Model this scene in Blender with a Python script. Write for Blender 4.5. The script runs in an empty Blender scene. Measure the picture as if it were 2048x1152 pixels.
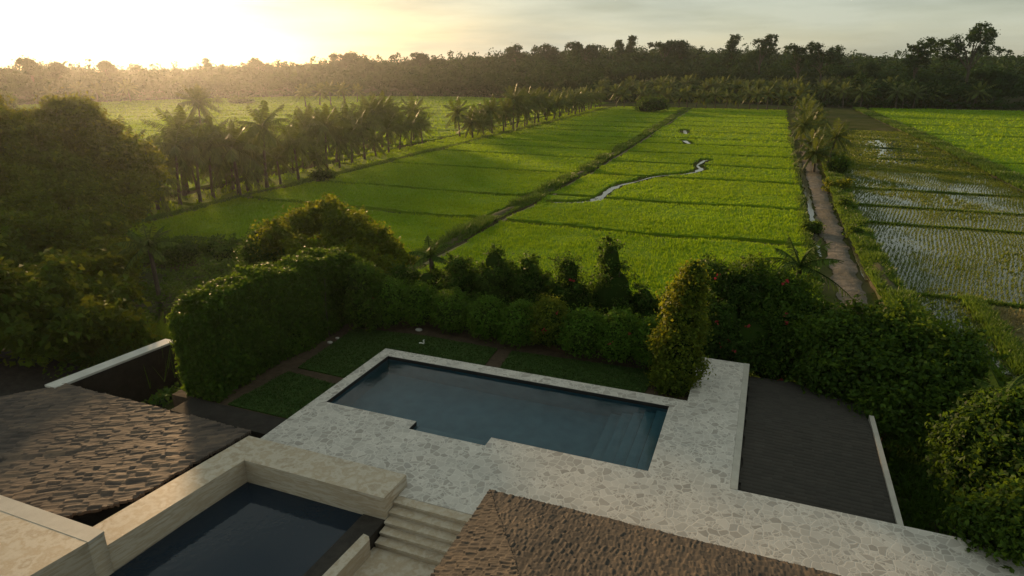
import bpy, math, random
import numpy as np
from mathutils import Vector, Matrix

# ------------------------------------------------------------------ camera, sky, sun, exposure
S = bpy.context.scene
COL = S.collection
R = math.radians
YAW, PITCH, FPX, CAMZ = 0.372452673, 0.33098742, 1289.76, 10.0
cd = bpy.data.cameras.new("camera"); cam = bpy.data.objects.new("camera", cd); COL.objects.link(cam)
cam.location = (0, 0, CAMZ); cam.rotation_euler = (math.pi/2 - PITCH, 0, YAW)
cd.sensor_width = 36; cd.lens = FPX/2048*36; cd.clip_start = .1; cd.clip_end = 4000
S.camera = cam

SUN_AZ, SUN_EL = R(49.0), R(8.0)            # degrees left of +Y, above the horizon
sunv = Vector((-math.sin(SUN_AZ)*math.cos(SUN_EL), math.cos(SUN_AZ)*math.cos(SUN_EL), math.sin(SUN_EL)))
ld = bpy.data.lights.new("sun", 'SUN'); ld.energy = 5.0; ld.angle = R(8); ld.color = (1.0, .63, .31)
sun = bpy.data.objects.new("sun", ld); COL.objects.link(sun); sun.rotation_euler = sunv.to_track_quat('Z', 'Y').to_euler()
sun.location = (0, 0, 60)

W = bpy.data.worlds.new("World"); S.world = W; W.use_nodes = True
wn, wl = W.node_tree.nodes, W.node_tree.links
wn.clear()
wo = wn.new('ShaderNodeOutputWorld'); bg = wn.new('ShaderNodeBackground'); wl.new(bg.outputs[0], wo.inputs[0])
sk = wn.new('ShaderNodeTexSky'); sk.sky_type = 'NISHITA'; sk.sun_disc = False
sk.sun_elevation = SUN_EL; sk.sun_rotation = -SUN_AZ; sk.altitude = 20; sk.air_density = 1.0; sk.dust_density = .7; sk.ozone_density = 1.0
bg.inputs[1].default_value = .085
tc = wn.new('ShaderNodeTexCoord'); mp = wn.new('ShaderNodeMapping'); mp.inputs['Scale'].default_value = (1.6, 1.6, 11)
wl.new(tc.outputs['Generated'], mp.inputs[0])
nz = wn.new('ShaderNodeTexNoise'); nz.inputs['Scale'].default_value = 1.7; nz.inputs['Detail'].default_value = 6; nz.inputs['Roughness'].default_value = .55
wl.new(mp.outputs[0], nz.inputs['Vector'])
rp = wn.new('ShaderNodeValToRGB'); rp.color_ramp.elements[0].position = .32; rp.color_ramp.elements[1].position = .72
rp.color_ramp.elements[0].color = (.64, .64, .64, 1); rp.color_ramp.elements[1].color = (.92, .92, .92, 1)
wl.new(nz.outputs['Fac'], rp.inputs[0])
mx = wn.new('ShaderNodeMix'); mx.data_type = 'RGBA'
wl.new(rp.outputs[0], mx.inputs['Factor']); wl.new(sk.outputs[0], mx.inputs['A']); mp2 = wn.new('ShaderNodeMapping'); mp2.inputs['Scale'].default_value = (2.2, 2.2, 16); mp2.inputs['Location'].default_value = (3, 1, 0); wl.new(tc.outputs['Generated'], mp2.inputs[0])
nz2 = wn.new('ShaderNodeTexNoise'); nz2.inputs['Scale'].default_value = 1.5; nz2.inputs['Detail'].default_value = 5; nz2.inputs['Roughness'].default_value = .55; wl.new(mp2.outputs[0], nz2.inputs['Vector'])
rp2 = wn.new('ShaderNodeValToRGB'); rp2.color_ramp.elements[0].position = .38; rp2.color_ramp.elements[1].position = .62   # thin high cloud, thick and thin
rp2.color_ramp.elements[0].color = (2.95, 3.25, 2.75, 1); rp2.color_ramp.elements[1].color = (4.5, 4.8, 4.1, 1); wl.new(nz2.outputs['Fac'], rp2.inputs[0]); wl.new(rp2.outputs[0], mx.inputs['B'])
wl.new(mx.outputs['Result'], bg.inputs[0])
S.view_settings.view_transform = 'Standard'; S.view_settings.look = 'None'; S.view_settings.gamma = 1
S.view_settings.exposure = 0.6
try:
    S.cycles.use_denoising = True; S.cycles.volume_bounces = 1; S.cycles.max_bounces = 8
    S.cycles.diffuse_bounces = 3; S.cycles.glossy_bounces = 3; S.cycles.transmission_bounces = 5; S.cycles.transparent_max_bounces = 4
except Exception: pass

rng = np.random.default_rng(7); random.seed(7)
CY, SY, CP, SP = math.cos(YAW), math.sin(YAW), math.cos(PITCH), math.sin(PITCH)

def ray(px, py):                       # survey helper: bearing of a point of the photograph
    r = np.array([CY, SY, 0.]); f = np.array([-SY*CP, CY*CP, -SP]); u = np.cross(r, f)
    return (px-1024)*r - (py-576)*u + FPX*f
def G(px, py, z):                      # the point at height z on that bearing
    d = ray(px, py); return d*((z-CAMZ)/d[2]) + np.array([0, 0, CAMZ])
def D(px, py, dist):                   # the point at a horizontal distance on that bearing
    d = ray(px, py); return d*(dist/math.hypot(d[0], d[1])) + np.array([0, 0, CAMZ])

# ------------------------------------------------------------------ mesh helpers
class MB:
    def __init__(s): s.V = []; s.F = []; s.n = 0; s.T = {}
    def add(s, V, F, mi=0):
        V = np.asarray(V, float).reshape(-1, 3); F = np.asarray(F, np.int64)
        if len(F): s.F.append((F + s.n, mi))
        s.V.append(V); s.n += len(V)
    def poly(s, pts, mi=0): s.add(pts, [list(range(len(pts)))], mi)
    def prism(s, P, z0, z1, mi=0, mtop=None, bottom=True):
        P = [(p[0], p[1]) for p in P]
        if sum(P[i][0]*P[(i+1) % len(P)][1]-P[(i+1) % len(P)][0]*P[i][1] for i in range(len(P))) < 0: P = P[::-1]
        n = len(P); V = [(x, y, z0) for x, y in P] + [(x, y, z1) for x, y in P]
        s.add(V, [[i, (i+1) % n, n+(i+1) % n, n+i] for i in range(n)], mi)
        s.add([(x, y, z1) for x, y in P], [list(range(n))], mi if mtop is None else mtop)
        if bottom: s.add([(x, y, z0) for x, y in P], [list(range(n))[::-1]], mi)
    def box(s, x0, x1, y0, y1, z0, z1, mi=0, mtop=None): s.prism([(x0, y0), (x1, y0), (x1, y1), (x0, y1)], z0, z1, mi, mtop)
    def tube(s, P, rad, k=7, mi=0, cap=False):
        P = np.asarray(P, float); n = len(P); rad = np.broadcast_to(rad, (n,))
        T = np.gradient(P, axis=0); T /= np.linalg.norm(T, axis=1)[:, None]+1e-9
        ref = np.where(np.abs(T[:, 2:3]) > .9, np.array([[1., 0, 0]]), np.array([[0, 0, 1.]]))
        A = np.cross(T, ref); A /= np.linalg.norm(A, axis=1)[:, None]+1e-9; B = np.cross(T, A)
        a = np.arange(k)*2*np.pi/k
        V = P[:, None] + rad[:, None, None]*(np.cos(a)[None, :, None]*A[:, None]+np.sin(a)[None, :, None]*B[:, None])
        i, j = np.meshgrid(np.arange(n-1), np.arange(k), indexing='ij'); j2 = (j+1) % k
        s.add(V.reshape(-1, 3), np.stack([i*k+j, i*k+j2, (i+1)*k+j2, (i+1)*k+j], -1).reshape(-1, 4), mi)
    def build(s, name, mats, parent=None, origin=None, smooth=False):
        me = bpy.data.meshes.new(name)
        V = np.concatenate(s.V) if s.V else np.zeros((0, 3))
        if origin is not None: V = V - np.asarray(origin, float)
        loops = np.concatenate([f.reshape(-1) for f, _ in s.F]); tot = np.concatenate([np.full(len(f), f.shape[1]) for f, _ in s.F])
        mi = np.concatenate([np.full(len(f), m) for f, m in s.F])
        me.vertices.add(len(V)); me.vertices.foreach_set('co', V.astype(np.float32).ravel())
        me.loops.add(len(loops)); me.loops.foreach_set('vertex_index', loops.astype(np.int32))
        me.polygons.add(len(tot)); me.polygons.foreach_set('loop_start', np.concatenate([[0], np.cumsum(tot)[:-1]]).astype(np.int32))
        me.polygons.foreach_set('material_index', mi.astype(np.int32))
        if s.T:                          # a per-vertex tint of the wood, laid down with the sheet
            tv = np.full(len(V), .5, np.float32)
            for k, v in s.T.items(): tv[k:k+len(v)] = v
            me.attributes.new('tint', 'FLOAT', 'POINT').data.foreach_set('value', tv)
        if smooth: me.polygons.foreach_set('use_smooth', np.ones(len(tot), bool))
        for m in (mats if isinstance(mats, (list, tuple)) else [mats]): me.materials.append(m)
        me.update(calc_edges=True)
        o = bpy.data.objects.new(name, me); COL.objects.link(o)
        if parent is not None: o.parent = parent
        return o

def tag(o, label=None, cat=None, group=None, kind=None):
    for k, v in (('label', label), ('category', cat), ('group', group), ('kind', kind)):
        if v: o[k] = v
    return o
def thing(name, label, cat, loc, group=None):
    o = bpy.data.objects.new(name, None); COL.objects.link(o); o.location = tuple(loc); o.empty_display_size = .3
    return tag(o, label, cat, group)
def struct(mb, name, mats, smooth=False): return tag(mb.build(name, mats, smooth=smooth), kind='structure')
def stuff(mb, name, mats, label, cat='grass', smooth=False): return tag(mb.build(name, mats, smooth=smooth), label, cat, kind='stuff')

def vnoise(x, y, seed=0):              # smooth value noise, about -1..1
    x = np.asarray(x, float); y = np.asarray(y, float)
    xi = np.floor(x).astype(int); yi = np.floor(y).astype(int); fx = x-xi; fy = y-yi
    fx = fx*fx*(3-2*fx); fy = fy*fy*(3-2*fy)
    h = lambda a, b: np.modf(np.abs(np.sin(a*127.1+b*311.7+seed*74.7)*43758.5453))[0]
    return 2*((h(xi, yi)*(1-fx)+h(xi+1, yi)*fx)*(1-fy)+(h(xi, yi+1)*(1-fx)+h(xi+1, yi+1)*fx)*fy)-1
def sstep(t): t = np.clip(t, 0, 1); return t*t*(3-2*t)
def unit(a): return a/(np.linalg.norm(a, axis=-1, keepdims=True)+1e-9)

def leaf_quads(mb, C, N, size, asp=.55, fold=.2, mi=0, T=None):
    n = len(C); N = unit(N)
    T = unit(np.cross(N, rng.normal(size=(n, 3)))) if T is None else unit(T)
    B = np.cross(N, T); s = (np.broadcast_to(size, (n,))*rng.uniform(.5, 1.55, n))[:, None]
    V = np.stack([C-T*s*.5, C+B*s*asp*.5+N*s*fold, C+T*s*.5, C-B*s*asp*.5+N*s*fold], 1)
    mb.add(V.reshape(-1, 3), np.arange(4*n).reshape(n, 4), mi)

def crown(mb, lobes, n, size, clumps, cr=.5, up=.25, zmin=-.65, mi=0, asp=.55, droop=0., inner=.72, shoots=.14):
    """leaves gathered in clumps over the surface of a set of lobes (x, y, z, rx, ry, rz)"""
    L = np.asarray(lobes, float); w = L[:, 3]*L[:, 4]+L[:, 4]*L[:, 5]+L[:, 3]*L[:, 5]; w /= w.sum()
    k = clumps*3; li = rng.choice(len(L), k, p=w); d = unit(rng.normal(size=(k, 3))); d[:, 2] += up; d = unit(d)
    keep = d[:, 2] > zmin; d = d[keep]; li = li[keep]
    rr = rng.uniform(.72, 1.08, len(d))[:, None]
    P = L[li, :3]+d*L[li, 3:]*rr
    q = ((P[:, None, :]-L[None, :, :3])/L[None, :, 3:]); f = np.sqrt((q**2).sum(-1)); ok = f.min(1) > inner
    P = P[ok][:clumps]; d = d[ok][:clumps]
    ci = rng.integers(0, len(P), n); cs = rng.uniform(.5, 1.25, len(P))
    off = rng.normal(size=(n, 3))*cr*cs[ci][:, None]*np.array([1, 1, .75])
    C = P[ci]+off; C[:, 2] -= droop*np.abs(rng.normal(size=n))*cr
    N = d[ci]*.8+rng.normal(size=(n, 3))*.75+np.array([0, 0, .35])
    leaf_quads(mb, C, N, size, asp, mi=mi)
    if shoots:                                              # loose shoots that break the outline
        k = max(4, len(P)//4); si = rng.choice(len(P), k); m = int(n*shoots/k)+1
        D_ = unit(d[si]*.7+rng.normal(0, .45, (k, 3))+np.array([0, 0, .45])); L_ = cr*rng.uniform(1.2, 3.6, k)
        t = rng.random((k, m))**.8; Q = P[si][:, None]+D_[:, None]*(L_[:, None]*t)[..., None]+rng.normal(0, .16*cr, (k, m, 3)); Q[..., 2] -= (.35*L_[:, None]*t**2)
        leaf_quads(mb, Q.reshape(-1, 3), rng.normal(size=(k*m, 3))+np.array([0, 0, .5]), size, asp, mi=mi)

def tufts(mb, P, h, w, k=3, lean=.35, mi=0, wind=(0, 0)):
    """little tufts of k tapering blades at points P"""
    n = len(P); h = np.broadcast_to(h, (n,)); w = np.broadcast_to(w, (n,))
    for j in range(k):
        a = rng.uniform(0, 2*np.pi, n); hh = h*rng.uniform(.6, 1.2, n)
        side = np.stack([np.cos(a), np.sin(a), np.zeros(n)], 1); b = rng.uniform(0, 2*np.pi, n); ll = lean*hh*rng.uniform(.2, 1.2, n)
        dirv = np.stack([np.cos(b)*ll+wind[0]*hh, np.sin(b)*ll+wind[1]*hh, hh], 1)
        base = P+np.stack([np.cos(b), np.sin(b), 0*b], 1)*(w*.6)[:, None]
        ww = (w*rng.uniform(.6, 1.1, n))[:, None]
        V = np.stack([base-side*ww*.5, base+side*ww*.5, base+dirv*.75+side*ww*.32, base+dirv+side*ww*.04], 1)
        mb.add(V.reshape(-1, 3), np.arange(4*n).reshape(n, 4), mi)

# ------------------------------------------------------------------ materials
def newmat(name):
    m = bpy.data.materials.new(name); m.use_nodes = True; n = m.node_tree.nodes; n.clear()
    out = n.new('ShaderNodeOutputMaterial'); return m, n, m.node_tree.links, out
def inp(n, l, sock, v):
    if hasattr(v, 'is_linked'): l.new(v, sock)
    else: sock.default_value = v
def c4(c): return (c[0], c[1], c[2], 1)
def noise(n, l, scale, detail=4, rough=.55, coord='Object', stretch=None, warp=None):
    t = n.new('ShaderNodeTexCoord').outputs[coord]
    if stretch is not None:
        mm = n.new('ShaderNodeMapping'); mm.inputs['Scale'].default_value = stretch; l.new(t, mm.inputs[0]); t = mm.outputs[0]
    x = n.new('ShaderNodeTexNoise'); x.inputs['Scale'].default_value = scale; x.inputs['Detail'].default_value = detail; x.inputs['Roughness'].default_value = rough
    l.new(t, x.inputs['Vector']); return x.outputs['Fac']
def ramp(n, l, fac, stops):
    r = n.new('ShaderNodeValToRGB'); e = r.color_ramp.elements
    while len(e) < len(stops): e.new(.5)
    for i, (p, c) in enumerate(stops): e[i].position = p; e[i].color = c4(c)
    l.new(fac, r.inputs[0]); return r.outputs[0]
def mixc(n, l, fac, a, b, mode='MIX'):
    m = n.new('ShaderNodeMix'); m.data_type = 'RGBA'; m.blend_type = mode
    inp(n, l, m.inputs['Factor'], fac); inp(n, l, m.inputs['A'], a if hasattr(a, 'is_linked') else c4(a)); inp(n, l, m.inputs['B'], b if hasattr(b, 'is_linked') else c4(b))
    return m.outputs['Result']
def bump(n, l, h, strength=.5, dist=.02):
    b = n.new('ShaderNodeBump'); b.inputs['Strength'].default_value = strength; b.inputs['Distance'].default_value = dist; l.new(h, b.inputs['Height']); return b.outputs[0]
def princ(n, l, out, col, rough=.7, spec=.35, normal=None, **kw):
    p = n.new('ShaderNodeBsdfPrincipled'); inp(n, l, p.inputs['Base Color'], col if hasattr(col, 'is_linked') else c4(col)); inp(n, l, p.inputs['Roughness'], rough)
    p.inputs['Specular IOR Level'].default_value = spec
    for k, v in kw.items(): inp(n, l, p.inputs[k.replace('_', ' ')], v)
    if normal is not None: l.new(normal, p.inputs['Normal'])
    if out is not None: l.new(p.outputs[0], out.inputs[0])
    return p

def leafmat(name, a, b, tr, trans=.45, rough=.5, nscale=.6, spec=.3, objvar=0., vary=None, big=0.):
    m, n, l, out = newmat(name)
    g = n.new('ShaderNodeNewGeometry').outputs['Random Per Island'] if vary is None else ramp(n, l, noise(n, l, vary, 2), [(.3, (0, 0, 0)), (.7, (1, 1, 1))])
    c = ramp(n, l, g, [(0, [x*.7 for x in a]), (.55, b), (.88, [x*1.25 for x in b]), (1, [(x*1.4+y)/2 for x, y in zip(b, tr)])])
    c = mixc(n, l, ramp(n, l, noise(n, l, nscale, 2), [(.35, (0, 0, 0)), (.65, (1, 1, 1))]), c, mixc(n, l, .5, c, a))
    if big: c = mixc(n, l, ramp(n, l, noise(n, l, .045, 3), [(.38, (0, 0, 0)), (.62, (big, big, big))]), c, mixc(n, l, .5, (.16, .20, .008), c, 'MIX'))
    if objvar:
        oi = n.new('ShaderNodeObjectInfo').outputs['Random']
        c = mixc(n, l, oi, c, mixc(n, l, objvar, c, tr))
    p = princ(n, l, None, c, rough, spec)
    t = n.new('ShaderNodeBsdfTranslucent'); l.new(mixc(n, l, .6, c, tr), t.inputs[0])
    ms = n.new('ShaderNodeMixShader'); ms.inputs[0].default_value = trans
    l.new(p.outputs[0], ms.inputs[1]); l.new(t.outputs[0], ms.inputs[2]); l.new(ms.outputs[0], out.inputs[0])
    return m

M = {}
M['leaf_dark'] = leafmat('leaf_dark', (.016, .040, .007), (.046, .098, .014), (.12, .20, .012), spec=.15, rough=.6)
M['leaf_mid'] = leafmat('leaf_mid', (.024, .058, .008), (.066, .130, .016), (.18, .26, .015), spec=.15, rough=.6)
M['leaf_yellow'] = leafmat('leaf_yellow', (.03, .066, .008), (.095, .145, .014), (.34, .34, .015), spec=.15, rough=.6)
M['leaf_bright'] = leafmat('leaf_bright', (.034, .088, .010), (.085, .185, .020), (.20, .30, .02), spec=.12, rough=.6)  # leaf colour brightened to make up for sun missing on the round shrubs
M['leaf_tree'] = leafmat('leaf_tree', (.026, .058, .008), (.074, .130, .015), (.28, .28, .015), spec=.1, rough=.6)
M['leaf_hedge'] = leafmat('leaf_hedge', (.021, .052, .007), (.056, .118, .014), (.18, .27, .015), spec=.15, rough=.6)
M['leaf_forest'] = leafmat('leaf_forest', (.014, .036, .009), (.034, .070, .013), (.06, .11, .012), trans=.18, nscale=.02, vary=.13, spec=.05, rough=.8)
M['flower'] = leafmat('flower', (.30, .02, .03), (.45, .05, .06), (.5, .05, .04))
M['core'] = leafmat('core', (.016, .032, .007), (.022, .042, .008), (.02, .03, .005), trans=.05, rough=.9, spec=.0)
M['frond'] = leafmat('frond', (.026, .050, .010), (.066, .100, .017), (.19, .22, .02), trans=.28, rough=.5, spec=.25, objvar=.2)
M['frond_young'] = leafmat('frond_young', (.03, .055, .012), (.07, .12, .02), (.12, .17, .02), trans=.2, rough=.7, spec=.08)
M['rice'] = leafmat('rice', (.115, .225, .008), (.168, .305, .011), (.33, .48, .011), trans=.5, rough=.55, nscale=.12, spec=.1, big=.8)
M['bund_grass'] = leafmat('bund_grass', (.04, .095, .010), (.09, .165, .02), (.18, .26, .02), trans=.4, nscale=.3)
M['dyke_grass'] = leafmat('dyke_grass', (.032, .066, .009), (.07, .12, .016), (.10, .14, .015), trans=.3, nscale=.3)  # darkened grass colour imitates the shadow side of the rice edges
M['lawn_grass'] = leafmat('lawn_grass', (.016, .040, .006), (.034, .070, .010), (.08, .14, .015), trans=.3, nscale=.8)
M['seedling'] = leafmat('seedling', (.065, .105, .015), (.12, .17, .022), (.24, .28, .02), trans=.45)
M['dry_grass'] = leafmat('dry_grass', (.16, .14, .05), (.26, .22, .09), (.3, .25, .08), trans=.3)

def bark(name, a, b):
    m, n, l, out = newmat(name); f = noise(n, l, 6, 5, stretch=(1, 1, .35))
    princ(n, l, out, ramp(n, l, f, [(.3, a), (.7, b)]), .85, .2, bump(n, l, f, .6, .03)); return m
M['palm_bark'] = bark('palm_bark', (.06, .05, .04), (.14, .115, .09))
M['bark'] = bark('bark', (.05, .04, .028), (.14, .11, .08))
M['pale_bark'] = bark('pale_bark', (.16, .14, .11), (.30, .27, .22))

def soil(name, a, b, sc=3, d=.04, rough=.9, c=None, spec=.2):
    m, n, l, out = newmat(name); f = noise(n, l, sc, 8, .65); col = ramp(n, l, f, [(.3, a), (.7, b)])
    if c: col = mixc(n, l, ramp(n, l, noise(n, l, sc*.15, 3), [(.42, (0, 0, 0)), (.6, (1, 1, 1))]), col, c)
    princ(n, l, out, col, rough, spec, bump(n, l, f, .8, d)); return m
M['terrain'] = soil('terrain', (.030, .042, .012), (.065, .080, .022), 1.2, .15, .95, (.060, .050, .025))
M['paddy_mud'] = soil('paddy_mud', (.040, .050, .014), (.075, .085, .025), 1.5, .08, 1.0, (.09, .085, .04), 0.)
M['mud_track'] = soil('mud_track', (.055, .048, .039), (.18, .16, .135), 1.8, .3, .8, (.10, .085, .06))
M['garden_soil'] = soil('garden_soil', (.035, .025, .016), (.085, .06, .038), 5, .04)
M['fallow'] = soil('fallow', (.075, .055, .022), (.15, .12, .045), 2.2, .1, .9, (.07, .085, .02))
M['lawn'] = soil('lawn', (.020, .045, .008), (.040, .080, .012), 7, .03)
M['slate_dark'] = soil('slate_dark', (.020, .018, .016), (.050, .044, .038), 4, .02, .75)
M['rice_sheet'] = soil('rice_sheet', (.10, .18, .008), (.155, .26, .010), 1.1, .22, 1.0, (.125, .205, .011), .05)

def paving():
    m, n, l, out = newmat('crazy_paving')
    t = n.new('ShaderNodeTexCoord').outputs['Object']
    wz = n.new('ShaderNodeTexNoise'); wz.inputs['Scale'].default_value = 2.2; wz.inputs['Detail'].default_value = 2; l.new(t, wz.inputs['Vector'])
    va = n.new('ShaderNodeVectorMath'); va.operation = 'MULTIPLY_ADD'; l.new(wz.outputs['Color'], va.inputs[0]); va.inputs[1].default_value = (.22, .22, 0); l.new(t, va.inputs[2])
    v1 = n.new('ShaderNodeTexVoronoi'); v1.voronoi_dimensions = '2D'; v1.inputs['Scale'].default_value = 4.9; v1.inputs['Randomness'].default_value = 1; l.new(va.outputs[0], v1.inputs['Vector'])
    v2 = n.new('ShaderNodeTexVoronoi'); v2.voronoi_dimensions = '2D'; v2.feature = 'DISTANCE_TO_EDGE'; v2.inputs['Scale'].default_value = 4.9; v2.inputs['Randomness'].default_value = 1; l.new(va.outputs[0], v2.inputs['Vector'])
    def vor(feat, sc):
        v = n.new('ShaderNodeTexVoronoi'); v.voronoi_dimensions = '2D'; v.inputs['Scale'].default_value = sc
        if feat: v.feature = feat
        l.new(va.outputs[0], v.inputs['Vector']); return v
    def mth(op, a, b):
        q = n.new('ShaderNodeMath'); q.operation = op; inp(n, l, q.inputs[0], a); inp(n, l, q.inputs[1], b); return q.outputs[0]
    v3 = vor(None, 9.4); v4 = vor('DISTANCE_TO_EDGE', 9.4)
    sx = n.new('ShaderNodeSeparateColor'); l.new(v1.outputs['Color'], sx.inputs[0]); sy = n.new('ShaderNodeSeparateColor'); l.new(v3.outputs['Color'], sy.inputs[0])
    fine = mth('GREATER_THAN', sx.outputs[1], .52)
    e_fine = mth('MINIMUM', v2.outputs['Distance'], mth('ADD', mth('MULTIPLY', v4.outputs['Distance'], .9), mth('MULTIPLY', mth('SUBTRACT', 1., fine), 9.)))
    pick = mth('ADD', mth('MULTIPLY', sx.outputs[0], mth('SUBTRACT', 1., fine)), mth('MULTIPLY', sy.outputs[0], fine))
    st = ramp(n, l, pick, [(0, (.25, .225, .195)), (.22, (.33, .30, .265)), (.42, (.42, .39, .35)), (.65, (.52, .485, .435)), (.85, (.57, .535, .485)), (1, (.29, .272, .25))])
    st = mixc(n, l, mixc(n, l, .45, (0, 0, 0), noise(n, l, 9, 5)), st, (.55, .52, .475))
    gr = ramp(n, l, e_fine, [(.02, (.85, .85, .85)), (.10, (0, 0, 0))])
    col = mixc(n, l, gr, st, (.64, .61, .56))
    col = mixc(n, l, ramp(n, l, noise(n, l, 1.1, 6, .65), [(.42, (0, 0, 0)), (.68, (.4, .4, .4))]), col, (.36, .345, .32))
    princ(n, l, out, col, .62, .35, bump(n, l, ramp(n, l, e_fine, [(.02, (0, 0, 0)), (.08, (1, 1, 1))]), .35, .012)); return m
M['paving'] = paving()

def travertine(name, side=False):
    m, n, l, out = newmat(name)
    st = (.5, .5, 3.2) if side else (1, 1, 1)
    f1 = noise(n, l, 1.5 if not side else 1.4, 7, .62, stretch=st); f2 = noise(n, l, 7, 5, .6, stretch=st)
    col = ramp(n, l, f1, [(.36, (.50, .44, .35)), (.46, (.37, .28, .175)), (.53, (.52, .46, .37)), (.61, (.31, .23, .14)), (.68, (.54, .49, .41))])
    col = mixc(n, l, mixc(n, l, .7, (0, 0, 0), f2), col, (.46, .41, .335))
    princ(n, l, out, col, .6, .35, bump(n, l, f2, .25, .008)); return m
M['trav_top'] = travertine('travertine_top'); M['trav_side'] = travertine('travertine_side', True)

def plain(name, a, b, sc=3, rough=.6, bs=.2):
    m, n, l, out = newmat(name); f = noise(n, l, sc, 6); princ(n, l, out, ramp(n, l, f, [(.3, a), (.7, b)]), rough, .35, bump(n, l, f, bs, .01)); return m
M['coping'] = plain('pale_coping', (.50, .49, .46), (.64, .62, .58), 2)
M['edge_tile'] = plain('edge_tile', (.36, .34, .30), (.46, .44, .39), 3)
M['white'] = plain('white', (.7, .7, .68), (.8, .8, .78))
M['wall_dark'] = soil('dark_wall', (.018, .016, .014), (.040, .035, .030), 3, .02, .85)
M['pool_tile'] = plain('pool_tile', (.018, .095, .140), (.040, .135, .185), 2, .4)
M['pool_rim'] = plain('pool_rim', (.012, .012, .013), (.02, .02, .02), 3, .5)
M['step_tile'] = plain('step_tile', (.035, .12, .165), (.06, .155, .20), 2, .4)
M['dark_basin'] = plain('dark_basin', (.008, .010, .012), (.014, .017, .02), 2, .5)
M['rock'] = plain('rock', (.30, .28, .25), (.5, .48, .45), 4, .8)

def shingle(name, a, b, c, tint=False):
    m, n, l, out = newmat(name)
    g = n.new('ShaderNodeNewGeometry').outputs['Random Per Island']
    if tint: at = n.new('ShaderNodeAttribute'); at.attribute_name = 'tint'; g = at.outputs['Fac']
    col = ramp(n, l, g, [(0, a), (.5, b), (1, c)])
    f = noise(n, l, 14, 5, .6, stretch=(1, .35, 1))
    col = mixc(n, l, mixc(n, l, .6, (0, 0, 0), f), col, a)
    princ(n, l, out, col, .8, .15, bump(n, l, f, .5, .01)); return m
M['shingle_warm'] = shingle('wood_shingle', (.034, .031, .028), (.072, .062, .053), (.135, .104, .075), True)
M['shingle_sun'] = shingle('worn_sunlit_shingle', (.050, .043, .040), (.125, .098, .080), (.23, .165, .115), True)  # left roof's wood, lightened in colour to stand in for sunlight
M['shingle_dark'] = shingle('dark_shingle', (.046, .043, .038), (.053, .049, .043), (.060, .055, .048))

def water(name, bs, bd, sc, stretch=(1, 1, 1)):
    m, n, l, out = newmat(name)
    f = noise(n, l, sc, 3, .5, stretch=stretch)
    princ(n, l, out, (.85, .95, .97), .02, .5, bump(n, l, f, bs, bd), Transmission_Weight=1.0, IOR=1.33); return m
M['pool_water'] = water('pool_water', .22, .02, 3.2, (1, 2.5, 1))
def pond(name, col, rough, bs, sc):
    m, n, l, out = newmat(name); f = noise(n, l, sc, 3)
    princ(n, l, out, col, rough, .6, bump(n, l, f, bs, .02), IOR=1.33); return m
M['paddy_water'] = pond('paddy_water', (.042, .052, .024), .03, .12, 3)
M['dark_water'] = pond('dark_water', (.005, .015, .028), .03, .16, 6)
M['stream_water'] = pond('stream_water', (.09, .085, .06), .08, .1, 3)

# ------------------------------------------------------------------ terrain
VX0, VX1, VY1 = -21.0, 6.5, 23.5
sky_px = np.array([0, 120, 200, 400, 600, 700, 850, 1000, 1150, 1280, 1400, 1500, 1650, 1750, 1850, 1950, 2048], float)
sky_y = np.array([136, 137, 139, 140, 132, 124, 119, 110, 101, 98, 103, 104, 111, 115, 117, 113, 114], float)
sky_az = np.array([math.atan2(*ray(x, y)[:2]) for x, y in zip(sky_px, sky_y)])
sky_z = np.array([ray(x, y)[2]/math.hypot(*ray(x, y)[:2]) for x, y in zip(sky_px, sky_y)])*520+CAMZ-12.5
edge_px = [(0, 212), (100, 208), (300, 201), (600, 193), (930, 194), (1180, 205), (1500, 208), (1700, 216), (2048, 219)]
edge_pt = [G(x, y, -4) for x, y in edge_px]
edge_az = np.array([math.atan2(p[0], p[1]) for p in edge_pt]); edge_d = np.array([math.hypot(p[0], p[1]) for p in edge_pt])
def ground(x, y):
    x = np.asarray(x, float); y = np.asarray(y, float)
    d = np.hypot(np.maximum(np.maximum(VX0-x, x-VX1), 0), np.maximum(y-VY1, 0))
    h = -4+1.9*(1-sstep(d/9.)) + .10*vnoise(x*.3, y*.3, 2)*(d < 60)*sstep(1-np.abs(d-5)/8)
    az = np.arctan2(x, y); r = np.hypot(x, y); e = np.interp(az, edge_az, edge_d); zr = np.interp(az, sky_az, sky_z)
    t = sstep((r-e-25)/(520-e-25)); hill = (zr+4)*t + 2.2*vnoise(x*.012, y*.012, 5)*t
    h = h-1.5*sstep((-12.2-x)/.8)*sstep((x+32)/6)*sstep((20-y)/3)*sstep((-x-16.8+1.2*(13.8-y)*0+np.where(y < 13.4, 9, 0))/.8)
    return h + np.where(y > 0, hill, 0)
ax = np.unique(np.concatenate([np.linspace(-900, -300, 22), np.linspace(-300, -70, 40), np.linspace(-70, 40, 111), np.linspace(40, 300, 45), np.linspace(300, 900, 22)]))
ay = np.unique(np.concatenate([np.linspace(-200, -10, 12), np.linspace(-10, 60, 71), np.linspace(60, 300, 80), np.linspace(300, 900, 45)]))
X, Y = np.meshgrid(ax, ay, indexing='ij'); nx, ny = X.shape
t = MB(); i, j = np.meshgrid(np.arange(nx-1), np.arange(ny-1), indexing='ij')
t.add(np.stack([X, Y, ground(X, Y)], -1).reshape(-1, 3), np.stack([i*ny+j, (i+1)*ny+j, (i+1)*ny+j+1, i*ny+j+1], -1).reshape(-1, 4))
struct(t, 'terrain', M['terrain'], True)

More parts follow.
